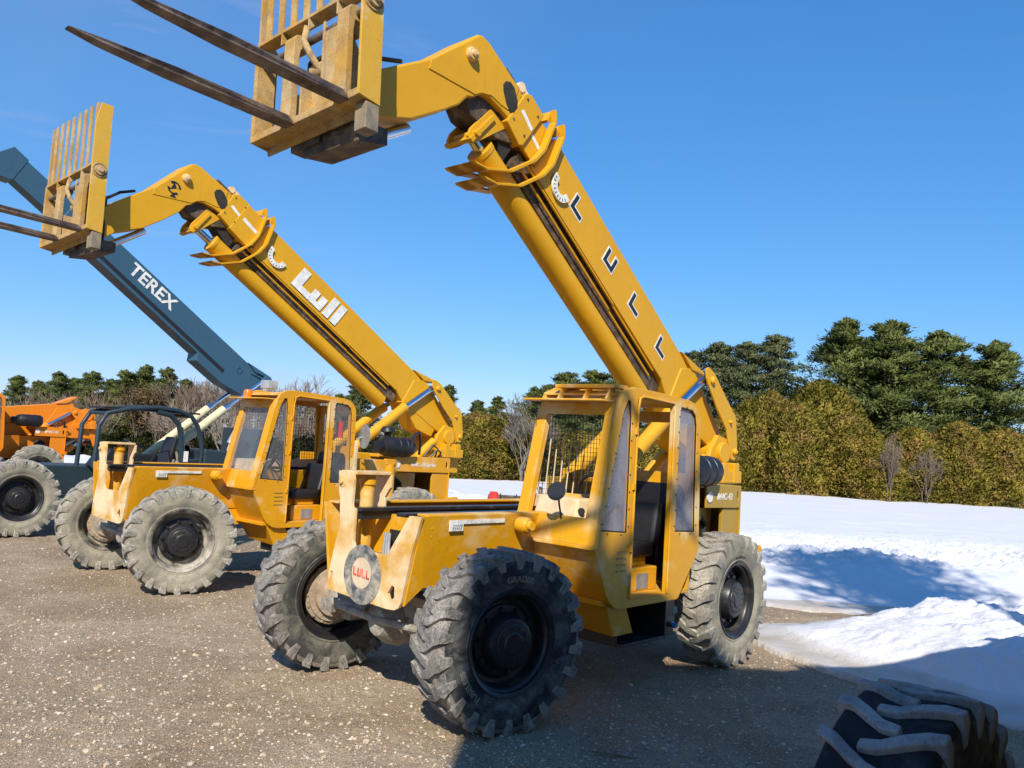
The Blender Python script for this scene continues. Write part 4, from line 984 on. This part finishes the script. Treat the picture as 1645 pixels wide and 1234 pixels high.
# ------------------------------------------------------------------ trees
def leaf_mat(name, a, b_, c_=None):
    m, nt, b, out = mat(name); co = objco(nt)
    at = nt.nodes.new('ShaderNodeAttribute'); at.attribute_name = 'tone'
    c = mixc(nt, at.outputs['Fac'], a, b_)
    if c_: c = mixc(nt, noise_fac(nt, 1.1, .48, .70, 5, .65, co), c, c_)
    nt.links.new(c, b.inputs['Base Color']); b.inputs['Roughness'].default_value = .8; b.inputs['Specular IOR Level'].default_value = .2
    tr = nt.nodes.new('ShaderNodeBsdfTranslucent'); nt.links.new(c, tr.inputs[0]); mx = nt.nodes.new('ShaderNodeMixShader'); mx.inputs[0].default_value = .48
    nt.links.new(b.outputs[0], mx.inputs[1]); nt.links.new(tr.outputs[0], mx.inputs[2]); nt.links.new(mx.outputs[0], out.inputs[0])
    return m
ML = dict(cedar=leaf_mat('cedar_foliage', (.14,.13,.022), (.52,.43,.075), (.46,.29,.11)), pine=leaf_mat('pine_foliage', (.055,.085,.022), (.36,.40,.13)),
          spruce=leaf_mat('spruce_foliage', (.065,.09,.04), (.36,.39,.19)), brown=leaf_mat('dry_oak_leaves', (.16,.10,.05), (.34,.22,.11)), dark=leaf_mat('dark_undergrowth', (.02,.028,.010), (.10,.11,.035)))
BARK = simple('bark', (.15,.115,.085), .95, var=.3); BARKP = simple('pale_twigs', (.27,.22,.165), .95, var=.3); BARKR = simple('reddish_twigs', (.20,.14,.10), .95, var=.3); BARKG = simple('grey_branches', (.19,.165,.13), .95, var=.3)
def leaf_mesh(name, P, D, size, rs, mat_, aspect=.5, tone=None, nrm=None):
    """a small bent blade (two triangles) at each P pointing along D"""
    n = len(P); D = D/np.maximum(np.linalg.norm(D, axis=1, keepdims=True), 1e-6)
    r_ = rs.randn(n,3); S_ = np.cross(D, r_); S_ /= np.maximum(np.linalg.norm(S_, axis=1, keepdims=True), 1e-6)
    L_ = (size*(.6+.8*rs.rand(n)))[:,None] if np.ndim(size) == 0 else (size*(.6+.8*rs.rand(n)))[:,None]
    a = P; b1 = P+D*L_*.5+S_*L_*aspect*.5; b2 = P+D*L_*.5-S_*L_*aspect*.5; c = P+D*L_
    V = np.stack([a,b1,c,b2], 1).reshape(-1,3); F_ = np.arange(4*n).reshape(n,4)
    me = bpy.data.meshes.new(name); me.vertices.add(4*n); me.vertices.foreach_set('co', V.ravel()); me.loops.add(4*n); me.loops.foreach_set('vertex_index', F_.ravel())
    me.polygons.add(n); me.polygons.foreach_set('loop_start', np.arange(0,4*n,4)); me.polygons.foreach_set('loop_total', np.full(n,4)); me.update()
    at = me.attributes.new('tone','FLOAT','POINT'); t = rs.rand(n) if tone is None else np.clip(tone+.25*(rs.rand(n)-.5),0,1)
    at.data.foreach_set('value', np.repeat(t,4).astype(np.float32)); me.materials.append(mat_)
    if nrm is None: nrm = P*np.array([1,1,.0])+np.array([0,0,.55])
    nn_ = nrm/np.maximum(np.linalg.norm(nrm,axis=1,keepdims=True),1e-6)+rs.randn(n,3)*.33; nn_ /= np.linalg.norm(nn_,axis=1,keepdims=True)
    me.shade_smooth(); me.normals_split_custom_set_from_vertices(np.repeat(nn_,4,axis=0).tolist()); return me
def trunk_mesh(h, r, mat_, seed, limbs=(), n=7):
    mb = MB(); rr = random.Random(seed); pts = [(0,0,-.2)]; 
    for i in range(1,7): pts.append((rr.uniform(-.04,.04)*h*.15, rr.uniform(-.04,.04)*h*.15, h*i/6))
    mb.tube(pts, [r*(1-.9*i/6) for i in range(7)], n)
    for a, b_, r0 in limbs: mb.tube([a, ((a[0]+b_[0])/2,(a[1]+b_[1])/2,(a[2]+b_[2])/2+.1), b_], [r0, r0*.6, r0*.15], 4, caps=False)
    me = bpy.data.meshes.new('trunk'); bmesh.ops.recalc_face_normals(mb.bm, faces=mb.bm.faces); mb.bm.to_mesh(me); mb.bm.free(); me.materials.append(mat_); return me
def whorl_tree(seed, h, w, kind, n=9000, base=.08, droop=-.1, size=.20, shape=1.0, gap=.35):
    """conifer of clumped branches"""
    rs = np.random.RandomState(seed); P = []; D = []; T = []; NR = []; limbs = []
    nb = int(46+h*8); per = n//nb
    for i in range(nb):
        u = base+(1-base)*(i+rs.rand()*.8)/nb; z = h*u; rad = w/2*((1-u)**shape)*(.38+.85*rs.rand()) + .16; rad *= 1+.22*math.sin(seed*1.7+u*9)
        if u < .3: rad *= .75+.8*u
        a = rs.rand()*2*np.pi; d = np.array([np.cos(a), np.sin(a), droop + .45*u]); 
        t = rs.rand(per)**.6; c = np.array([0,0,z]) + d*rad*t[:,None]
        spread = rad*.20*(1.15-t)+.11
        c += rs.randn(per,3)*spread[:,None]*np.array([1,1,.42])
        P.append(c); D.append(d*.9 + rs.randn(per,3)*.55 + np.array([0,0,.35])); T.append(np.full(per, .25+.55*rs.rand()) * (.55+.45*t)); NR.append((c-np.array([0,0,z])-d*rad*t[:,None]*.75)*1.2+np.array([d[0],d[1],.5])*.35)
        if i % 2 == 0: limbs.append(((0,0,z), tuple(np.array([0,0,z])+d*rad*.8), .03+.02*rad*(1-u)))
    # leader
    m_ = n//25; t = rs.rand(m_); P.append(np.stack([rs.randn(m_)*.08*(1.3-t), rs.randn(m_)*.08*(1.3-t), h*(.93+.09*t)],-1)); D.append(rs.randn(m_,3)*.4+np.array([0,0,1])); T.append(np.full(m_,.6)); NR.append(rs.randn(m_,3)*.3+np.array([0,0,.6]))
    return leaf_mesh('crown', np.concatenate(P), np.concatenate(D), size, rs, ML[kind], .26, np.concatenate(T), np.concatenate(NR)), trunk_mesh(h*.97, .05+h*.014, BARK, seed, limbs)
def dense_bush(seed, h, w, kind, n=15000, size=.15):
    """arborvitae: closed surface of upright sprays with lumps and gaps"""
    rs = np.random.RandomState(seed); u = rs.rand(n)**.85; a = rs.rand(n)*2*np.pi
    prof = np.interp(u, [0,.08,.35,.6,.8,.93,1.0], [.78,.95,1.0,.92,.70,.40,.06])
    lump = fbm(a*3.2+seed, u*9, 4, .6)
    rad = w/2*prof*(.74+.42*lump)*(1-.16*rs.rand(n)**2)
    rad[rs.rand(n) < .16] *= .78
    P = np.stack([rad*np.cos(a), rad*np.sin(a), u*h*(.97+.06*rs.rand(n))], -1)
    D = np.stack([np.cos(a)*.75, np.sin(a)*.75, np.full(n,.8)], -1)+rs.randn(n,3)*.35
    return leaf_mesh('crown', P, D, size, rs, ML[kind], .55, np.clip((lump-.3)*1.6,0,1)), trunk_mesh(h*.9, .10, BARK, seed)
def bare_mesh(seed, h, spread, mat_, depth=5, multi=1, thick=.10, nmin=.012):
    rr = random.Random(seed); mb = MB()
    def seg(p, d, L, r, k):
        q = p+d*L; mid = p+d*L*.5+Vector((rr.uniform(-1,1),rr.uniform(-1,1),rr.uniform(-.3,.3)))*L*.05
        mb.tube([p, mid, q], [r, r*.85, r*.68], 5 if k < 2 else 3, caps=False)
        if k >= depth: return
        nb = rr.choice((2,3,3)) if k < depth-1 else rr.choice((3,4))
        for i in range(nb):
            a = rr.uniform(0,6.28); tilt = rr.uniform(.25,.75)*spread
            o_ = d.orthogonal().normalized(); o2 = d.cross(o_); nd = (d*math.cos(tilt)+(o_*math.cos(a)+o2*math.sin(a))*math.sin(tilt)+Vector((0,0,.12))).normalized()
            st = p+d*L*rr.uniform(.55,1.0) if i else q
            seg(st, nd, L*rr.uniform(.62,.85), max(r*.58,nmin), k+1)
    for m_ in range(multi):
        a = rr.uniform(0,6.28); t = 0 if multi == 1 else rr.uniform(.1,.4)
        seg(Vector((0,0,-.1)), Vector((math.cos(a)*math.sin(t),math.sin(a)*math.sin(t),math.cos(t))), h*.27, thick, 0)
    k_s = h/max(v.co.z for v in mb.bm.verts)
    for v in mb.bm.verts: v.co = v.co*k_s
    me = bpy.data.meshes.new('branches'); mb.bm.to_mesh(me); mb.bm.free(); me.materials.append(mat_); return me
CP, CR = math.cos(.0712), math.sin(.0712)
FPX = 1359.16; HC = 2.0067; PIT = .0712; ROL = .0618
fw = Vector((0, math.cos(PIT), math.sin(PIT))); r0 = Vector((1,0,0)); u0 = r0.cross(fw)
rv = r0*math.cos(ROL)+u0*math.sin(ROL); uv = -r0*math.sin(ROL)+u0*math.cos(ROL)
def topz(px, py, dist):
    d = fw+rv*((px-822.5)/FPX)-uv*((py-617)/FPX); k = dist/d.y; return d.x*k, dist, HC+d.z*k
LIB = {}
def inst(name, key, maker, x, y, h, wsc, label, cat, group, rz, hbase):
    if key not in LIB: LIB[key] = maker()
    crown, trunk = LIB[key]
    r = empty(name, (x,y,-.05), rz); k = h/hbase
    tag(r, label, cat, group)
    if crown is not None:
        o = bpy.data.objects.new('crown', crown); COL.objects.link(o); o.parent = r; o.scale = (k*wsc,k*wsc,k)
    o = bpy.data.objects.new('trunk' if crown is not None else 'branches', trunk); COL.objects.link(o); o.parent = r; o.scale = (k*wsc,k*wsc,k)
    return r
rt = random.Random(5)
# (pixel column of the top, pixel row of the top, distance, width factor, kind, label)
TREES = [
 (1360,520,52,1.3,'pine','tallest pine at the right with its pointed top above the bulging hedge'),
 (1432,524,50,1.5,'pine','broad dark pine right of the tallest one, at the right edge'),
 (1398,550,55,1.4,'pine','pine filling the gap between the two tallest pines on the right'),
 (1510,540,50,1.6,'pine','pine beyond the right edge, first past the broad dark one'),
 (1600,556,49,1.6,'pine','last pine at the far right'),
 (1248,545,56,1.3,'spruce','bluish spruce with ragged top left of the gap of sky beside the tallest pine'),
 (1203,556,56,1.35,'spruce','bluish spruce between two others right of the front machine boom foot'),
 (1158,556,57,1.55,'spruce','spruce rising just right of the curved link plates of the front machine'),
 (1115,570,58,1.5,'spruce','spruce half hidden behind the front machine boom foot'),
 (1075,590,58,1.3,'spruce','spruce hidden mostly by the lower end of the front boom'),
 (1003,582,60,1.5,'pine','distant pine left of the front boom, above the cab roof'),
 (955,600,60,1.6,'pine','small distant pine above the middle of the front cab roof'),
 (912,603,60,1.6,'pine','small distant pine above the left corner of the front cab roof'),
 (800,640,46,1.1,'pine','loose green pine behind the hedge left of the grey bare tree'),
 (722,622,48,1.0,'pine','pine just right of the second machine boom link'),
 (690,630,50,1.1,'pine','pine behind the second machine boom link'),
 (580,606,44,1.2,'pine','dark pine behind the second boom above its cab roof'),
 (548,636,44,1.2,'pine','shorter pine left of the dark one behind the second boom'),
 (636,650,46,.8,'pine','pine seen under the second boom over its air cleaner'),
 (270,594,42,1.25,'pine','dark evergreen right of the brown leafed oak at the left'),
 (236,590,43,1.25,'pine','dark evergreen rising behind the brown leafed oak'),
 (203,598,42,1.25,'pine','dark evergreen at the left edge beside the oak'),
 (150,600,42,1.2,'pine','evergreen further left, first past the left edge'),
 (95,600,43,1.2,'pine','evergreen further left, second past the left edge'),
 (30,606,42,1.3,'pine','evergreen at the far left'),
 (300,612,47,1.3,'pine','dark pine behind the reddish thicket right of the brown oak'),(180,612,46,1.3,'pine','dark pine left of the brown oak, further back'),(120,610,46,1.3,'pine','dark pine in the gap past the left edge'),(62,614,46,1.3,'pine','dark pine second gap past the left edge'),
 (390,655,47,1.3,'pine','low dark pine behind the blue boom foot'),(500,650,47,1.3,'pine','low dark pine behind the second cab roof'),(768,646,47,1.3,'pine','rounded pine behind the bright cedar right of the second machine'),(884,622,49,1.4,'pine','dark pine between the grey bare tree and the front cab'),(860,625,50,1.3,'pine','dark pine directly behind the grey bare tree'),
 (338,640,44,1.3,'pine','dark evergreen low behind the bare saplings over the curved blue cab'),
]
for i, (px, py, dist, ws, kind, lab) in enumerate(TREES):
    x, y, z = topz(px, py, dist); v = i % 5
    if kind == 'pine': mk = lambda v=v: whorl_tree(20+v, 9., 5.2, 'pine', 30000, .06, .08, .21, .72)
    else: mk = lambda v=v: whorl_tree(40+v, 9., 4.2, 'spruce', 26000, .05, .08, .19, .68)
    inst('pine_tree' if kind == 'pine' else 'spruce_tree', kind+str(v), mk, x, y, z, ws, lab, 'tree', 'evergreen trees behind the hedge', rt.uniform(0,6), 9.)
HEDGE = [
 (1208,644,45,1.1,'cedar bush at the left end of the right hedge beside the front machine link'),
 (1240,632,46,1.15,'rounded cedar bush second in the right hedge'),
 (1283,650,44,1.25,'cedar bush filling the middle of the right hedge'),
 (1322,616,46,1.75,'largest domed cedar bush with a browned top in the right hedge'),
 (1368,668,44,1.3,'cedar bush right of the largest domed one'),
 (1402,705,43,1.2,'low browning cedar bush right of the hedge beside a pale sapling'),
 (1175,660,45,1.0,'cedar bush mostly behind the front machine link plates'),
 (1470,690,44,1.3,'cedar bush past the right edge, nearest to it'),(1540,680,44,1.3,'cedar bush further past the right edge'),(1610,690,44,1.3,'cedar bush at the far right end'),
 (772,664,39,1.25,'bright yellow green cedar bush right of the second machine'),
 (745,690,38.5,1.1,'cedar bush directly beside the second machine engine housing'),
 (812,668,40,1.2,'cedar bush below the loose green pine'),
 (848,676,41,1.3,'cedar bush behind the grey bare tree'),
 (890,690,42,1.2,'cedar bush seen through the front cab windscreen at its left'),
 (935,694,43,1.2,'cedar bush seen through the front cab guard screen'),
 (985,690,43,1.2,'cedar bush hidden mostly by the front cab'),
 (1035,690,43,1.2,'cedar bush seen through the front cab doorway'),(1085,690,44,1.2,'cedar bush behind the rear window of the front cab'),(1130,680,44,1.1,'cedar bush behind the front machine lift cylinder'),
 (700,690,38.5,1.1,'cedar bush seen below the second machine boom foot'),(655,690,39,1.1,'cedar bush behind the second machine air cleaner'),
]
for i, (px, py, dist, ws, lab) in enumerate(HEDGE):
    x, y, z = topz(px, py, dist); v = i % 3
    inst('cedar_bush', 'cedar'+str(v), lambda v=v: dense_bush(60+v*7, 4.5, 2.9, 'cedar', 30000, .12), x, y, z, ws*4.5/z*1.05, lab, 'bush', 'cedar hedge along the snow field', rt.uniform(0,6), 4.5)
LOW = [(230,700,'dark low bush at the left under the brown oak'),(282,690,'dark low bush behind the arched blue cab frame'),(330,705,'dark low bush under the cream cylinders'),(385,712,'dark low bush behind the silver muffler'),(440,705,'dark low bush seen through the second cab windscreen'),(500,700,'dark low bush seen through the second cab doorway'),(560,700,'dark low bush behind the second cab rear window'),(605,705,'dark low bush behind the second lift cylinder'),(170,700,'dark low bush first past the left edge'),(110,700,'dark low bush second past the left edge'),(50,700,'dark low bush third past the left edge'),(0,700,'dark low bush at the far left')]
for i, (px, py, lab) in enumerate(LOW):
    x, y, z = topz(px, py, 39); 
    inst('low_bush', 'dark'+str(i%2), lambda i=i: dense_bush(90+i, 3., 3.6, 'dark', 9000, .17), x, y, z, 1.15, lab, 'bush', 'dark undergrowth below the bare trees', rt.uniform(0,6), 3.)
BARE = [
 (846,628,38,'g',1.0,'grey bare tree with many fine branches left of the front cab'),
 (500,596,44,'p',1.0,'pale bare tree rising above the second cab roof'),(452,606,44,'p',.9,'pale bare tree left of the one above the second cab roof'),
 (420,612,42,'r',.9,'reddish bare tree behind the blue boom foot'),(385,602,40,'r',.9,'reddish bare tree under the blue boom'),(350,598,41,'p',.8,'pale bare tree between the evergreens and the blue boom'),(318,604,40,'r',.9,'reddish bare tree just right of the dark evergreens'),
 (300,640,37,'p',.9,'pale sapling over the arched blue cab'),(365,650,37,'p',.9,'pale sapling behind the cream cylinders'),(405,660,37,'r',.8,'reddish sapling beside the silver muffler'),(268,650,37,'r',.8,'reddish sapling in front of the dark evergreens'),
 (470,660,39,'r',.9,'reddish sapling seen through the second cab screen'),(520,660,39,'p',.9,'pale sapling seen through the second cab rear window'),
 (1432,690,41,'b',.35,'thin brown sapling at the right edge in front of the hedge'),(1416,730,42,'b',.9,'low brown thicket at the foot of the right pines'),(1490,715,42,'b',.7,'brown sapling past the right edge'),
 (170,640,39,'p',.9,'pale bare tree first past the left edge'),(110,630,40,'r',.9,'reddish bare tree second past the left edge'),(40,640,39,'p',.9,'pale bare tree at the far left'),
 (335,610,43,'r',1.,'reddish bare tree in the thicket over the arched blue cab'),(372,608,44,'p',1.,'pale bare tree deep in the thicket under the blue boom'),(405,600,45,'r',1.,'reddish bare tree right under the blue boom edge'),(290,600,41,'r',1.,'reddish bare tree touching the dark evergreens'),(475,640,41,'r',1.,'reddish bare tree low behind the second cab roof'),(540,640,43,'r',.9,'reddish bare tree right of the second cab roof'),(150,620,41,'r',1.,'reddish bare tree between two evergreens past the left edge'),(75,620,41,'r',1.,'reddish bare tree far past the left edge'),
 (560,630,45,'p',.8,'pale bare tree between the second cab and the dark pine'),
]
for i, (px, py, dist, kk, ws, lab) in enumerate(BARE):
    x, y, z = topz(px, py, dist); v = i % 2; mt = {'g':BARKG,'p':BARKP,'r':BARKR,'b':BARK}[kk]
    mk = (lambda v=v, mt=mt: (None, bare_mesh(70+v, 5., .95, mt, 5, 4, .05, .011))) if kk != 'g' else (lambda mt=mt: (None, bare_mesh(77, 5., .8, mt, 6, 3, .06, .011)))
    inst('bare_tree', 'bare'+kk+str(v), mk, x, y, z, ws, lab, 'tree', 'leafless trees at the edge of the lot', rt.uniform(0,6), 5.)
# brown leafed oak
x, y, z = topz(238,618,39)
r = inst('oak_tree', 'oak', lambda: (leaf_mesh('crown', (lambda rs,n: np.stack([rs.randn(n)*.85, rs.randn(n)*.85, 3.9+rs.randn(n)*.65],-1) if False else (np.array([0,0,3.7])+(lambda c,k: c[k]+rs.randn(n,3)*.28)((lambda m: (lambda q: q/np.linalg.norm(q,axis=1,keepdims=True)*np.array([1.35,1.35,1.15])*(.5+.6*rs.rand(m,1)))(rs.randn(m,3)))(46), rs.randint(0,46,n))))(np.random.RandomState(3),6000), np.random.RandomState(4).randn(6000,3), .13, np.random.RandomState(5), ML['brown'], .6), bare_mesh(71,5.,.8,BARK,4,2,.07)), x, y, z, 1.0, 'oak with a round crown of dry brown leaves at the left', 'tree', None, 0, 5.)

# ------------------------------------------------------------------ small things in the yard
def clump():
    x, y, _ = 0,0,0
    q = MB(); q.lathe([(0,.46),(.09,.45),(.12,.42),(.125,.36),(.12,.0),(0,0)], (0,0,0), (0,0,1), 28)
    o = q.build('barrel', M['redp'], smooth=35); o.location = (-.31,23.3,.24); tag(o, 'small red barrel standing on the snow behind the first machine frame', 'barrel')
    r = empty('farm_implement', (.42,24.2,.22)); tag(r, 'rusty farm implement lying on the snow right of the red barrel', 'implement')
    q = MB(); q.box(-.9,1.1,-.1,.1,.22,.34); q.box(-.9,-.75,-.6,.6,.05,.3); q.box(.5,.62,-.5,.5,.1,.62); q.bar((-.6,-.4,.2),(.9,.4,.42),.08,.08); q.build('beam', M['greasy'], r, bevel=.01)
    q = MB()
    for x_ in (-.55,-.1,.25,.95): q.lathe([(0,.02),(.16,.0),(0,-.02)], (x_,-.3,.25), (1,.2,0), 16)
    q.build('discs', M['rust'], r)
    q = MB(); pts = [(.68,5.76,.015),(.76,5.735,.018),(.84,5.722,.02),(.93,5.70,.012),(1.02,5.67,.012)]
    q.tube(pts, [.004,.006,.008,.007,.004], 6); q.tube([(.80,5.73,.02),(.85,5.75,.03),(.90,5.745,.02)], .004, 5); o = q.build('dry_stick', M['wood'], smooth=True); tag(o, 'thin dry stick on the shaded gravel in the bottom foreground', 'stick')
    q = MB(); q.tube([(.905+.018*math.cos(t),5.745+.018*math.sin(t),.02) for t in np.linspace(0,6.28,14)], .0035, 5, caps=False); q.tube([(.89,5.73,.018),(.84,5.735,.018)], .006, 5); o = q.build('cotter_ring', M['grey'], smooth=True); tag(o, 'small grey wire ring lying beside the dry stick', 'ring')
clump()

# unseen things added behind the camera to throw shade on yard, cab and snow
def shed():
    r = empty('shade_shed', (1.25,-2.4,0)); tag(r, 'tall metal shed added unseen behind the camera to throw the foreground shade', 'shed')
    mt = simple('ribbed_steel_siding', (.34,.33,.31), .5, var=.1)
    q = MB(); q.py([(-2.05,0),(2.5,0),(2.5,5.9),(2.1,7.9),(1.3,8.85),(-.6,8.8),(-2.05,8.3)], -3.6, 0)
    for i in range(17): x_ = -2.0+i*.3; q.box(x_,x_+.04,0,.03,0,5.8)
    q.build('wall', mt, r)
    q = MB(); q.py([(2.54,5.9),(2.14,7.93),(1.32,8.89),(-.62,8.84),(-2.09,8.32),(-2.09,8.40),(-.62,8.92),(1.36,8.97),(2.2,7.98),(2.6,5.94)], -3.8, .12); q.build('roof', M['grey'], r)
    q = MB(); q.box(-1.0,1.0,.0,.05,0,3.2); q.build('door', M['grey'], r)
shed()
def mast():
    sdv = Vector((-.072,-.9974,0)).normalized()*math.cos(R(40.))+Vector((0,0,math.sin(R(40.))))
    Mw = Matrix.Translation(Vector(LOC1)) @ Matrix.Rotation(RZ1, 4, 'Z')
    def back(p, Y): w_ = Mw @ Vector(p); k = (Y-w_.y)/sdv.y; return w_+sdv*k
    r = empty('shade_beams', (1.25,-2.4,8.85)); tag(r, 'tall braced antenna mast added unseen above the shed to shade the front cab', 'shade_caster')  # beams added out of view, lined up with the sun to band the cab
    def beam(a_, b_, rad, Y, nm='shade_brace'):
        A_, B_ = back(a_, Y), back(b_, Y); d_ = (B_-A_)*.15; q = MB(); o_ = Vector((1.25,-2.4,8.85)); q.cyl(A_-d_*1.5-o_, B_+d_-o_, rad, 10); q.build(nm, M['grey'], r)
    beam((-.84,.40,1.22), (-.84,1.12,1.50), .045, -2.0)
    beam((-.90,1.14,.85), (-1.00,1.19,2.62), .055, -2.2, 'shade_pole')
    beam((-1.05,1.15,1.05), (-2.40,1.19,1.85), .05, -2.4)
    beam((-1.02,.85,2.55), (-2.1,1.19,1.5), .045, -2.1)
mast()
x, y, z = 7.4, 3.6, 9.5
r = inst('pine_tree', 'pineshade', lambda: whorl_tree(99, 9., 2.6, 'pine', 3800, .76, .0, .22, .25), 5.0, -1.0, 14.0, 1.0, 'tall pine added unseen beside the yard to throw shade on the snow', 'tree', 'evergreen trees behind the hedge', 1.0, 9.)  # added out of view; its high crown is there to shade the snow bank

# ------------------------------------------------------------------ light, sky, camera
EL = 40.; sh = Vector((-.072,-.9974,0)).normalized(); sd = sh*math.cos(R(EL))+Vector((0,0,math.sin(R(EL))))
ld = bpy.data.lights.new('sun', 'SUN'); ld.energy = 5.0; ld.angle = R(.53); ld.color = (1,.93,.82)
lo = bpy.data.objects.new('sun', ld); COL.objects.link(lo); lo.rotation_euler = sd.to_track_quat('Z','Y').to_euler()
w = bpy.data.worlds.new('World'); SC.world = w; w.use_nodes = True; nt = w.node_tree; nt.nodes.clear()
ow = nt.nodes.new('ShaderNodeOutputWorld'); bg = nt.nodes.new('ShaderNodeBackground'); bg.inputs[1].default_value = .135
sky = nt.nodes.new('ShaderNodeTexSky'); sky.sky_type = 'NISHITA'; sky.sun_disc = False; sky.sun_elevation = R(EL); sky.sun_rotation = math.atan2(sd.x, sd.y)
sky.air_density = 1.0; sky.dust_density = .05; sky.ozone_density = 1.2
# thin streaks of cirrus
tc = nt.nodes.new('ShaderNodeTexCoord'); mp = nt.nodes.new('ShaderNodeMapping'); mp.inputs['Rotation'].default_value = (0,R(-22),0); mp.inputs['Scale'].default_value = (1.6,1.6,9)
nt.links.new(tc.outputs['Generated'], mp.inputs[0])
f = noise_fac(nt, 1.6, .56, .82, 8, .58, mp.outputs[0], .5)
K_ = .135
sp_ = nt.nodes.new('ShaderNodeSeparateColor'); nt.links.new(sky.outputs[0], sp_.inputs[0]); cb_ = nt.nodes.new('ShaderNodeCombineColor')
for i_, (tn, a0, p_, o_) in enumerate(((.68,.115,1.24,.050),(.93,.216,.75,.222),(1.22,.486,.60,.60))):
    v_ = mth(nt, 'MULTIPLY', mth(nt, 'POWER', mth(nt, 'MULTIPLY', sp_.outputs[i_], tn*K_/a0), p_), o_*.80/K_); nt.links.new(v_, cb_.inputs[i_])
dz = nt.nodes.new('ShaderNodeSeparateXYZ'); nt.links.new(tc.outputs['Generated'], dz.inputs[0])
lf = nt.nodes.new('ShaderNodeMapRange'); lf.inputs[1].default_value = .05; lf.inputs[2].default_value = -.5; lf.inputs[3].default_value = .12; lf.inputs[4].default_value = .75; nt.links.new(dz.outputs[0], lf.inputs[0])
veil = noise_fac(nt, .9, .38, .75, 5, .55, tc.outputs['Generated'], .3)
f = mth(nt, 'ADD', mth(nt, 'MULTIPLY', f, .9), mth(nt, 'MULTIPLY', veil, .6), True)
cl = mixc(nt, mth(nt,'MULTIPLY',f,lf.outputs[0]), cb_.outputs[0], (2.9,3.3,4.9)); nt.links.new(cl, bg.inputs[0]); nt.links.new(bg.outputs[0], ow.inputs[0])
cd = bpy.data.cameras.new('camera'); cam = bpy.data.objects.new('camera', cd); COL.objects.link(cam)
cd.sensor_width = 36; cd.lens = FPX/1645*36; cd.clip_end = 3000; cd.clip_start = .05
Mx = Matrix(((rv.x,uv.x,-fw.x,0),(rv.y,uv.y,-fw.y,0),(rv.z,uv.z,-fw.z,HC),(0,0,0,1)))
cam.matrix_world = Mx; SC.camera = cam
SC.view_settings.view_transform = 'Standard'; SC.view_settings.look = 'None'; SC.view_settings.exposure = .32; SC.view_settings.gamma = 1
SC.cycles.max_bounces = 6; SC.cycles.transparent_max_bounces = 12
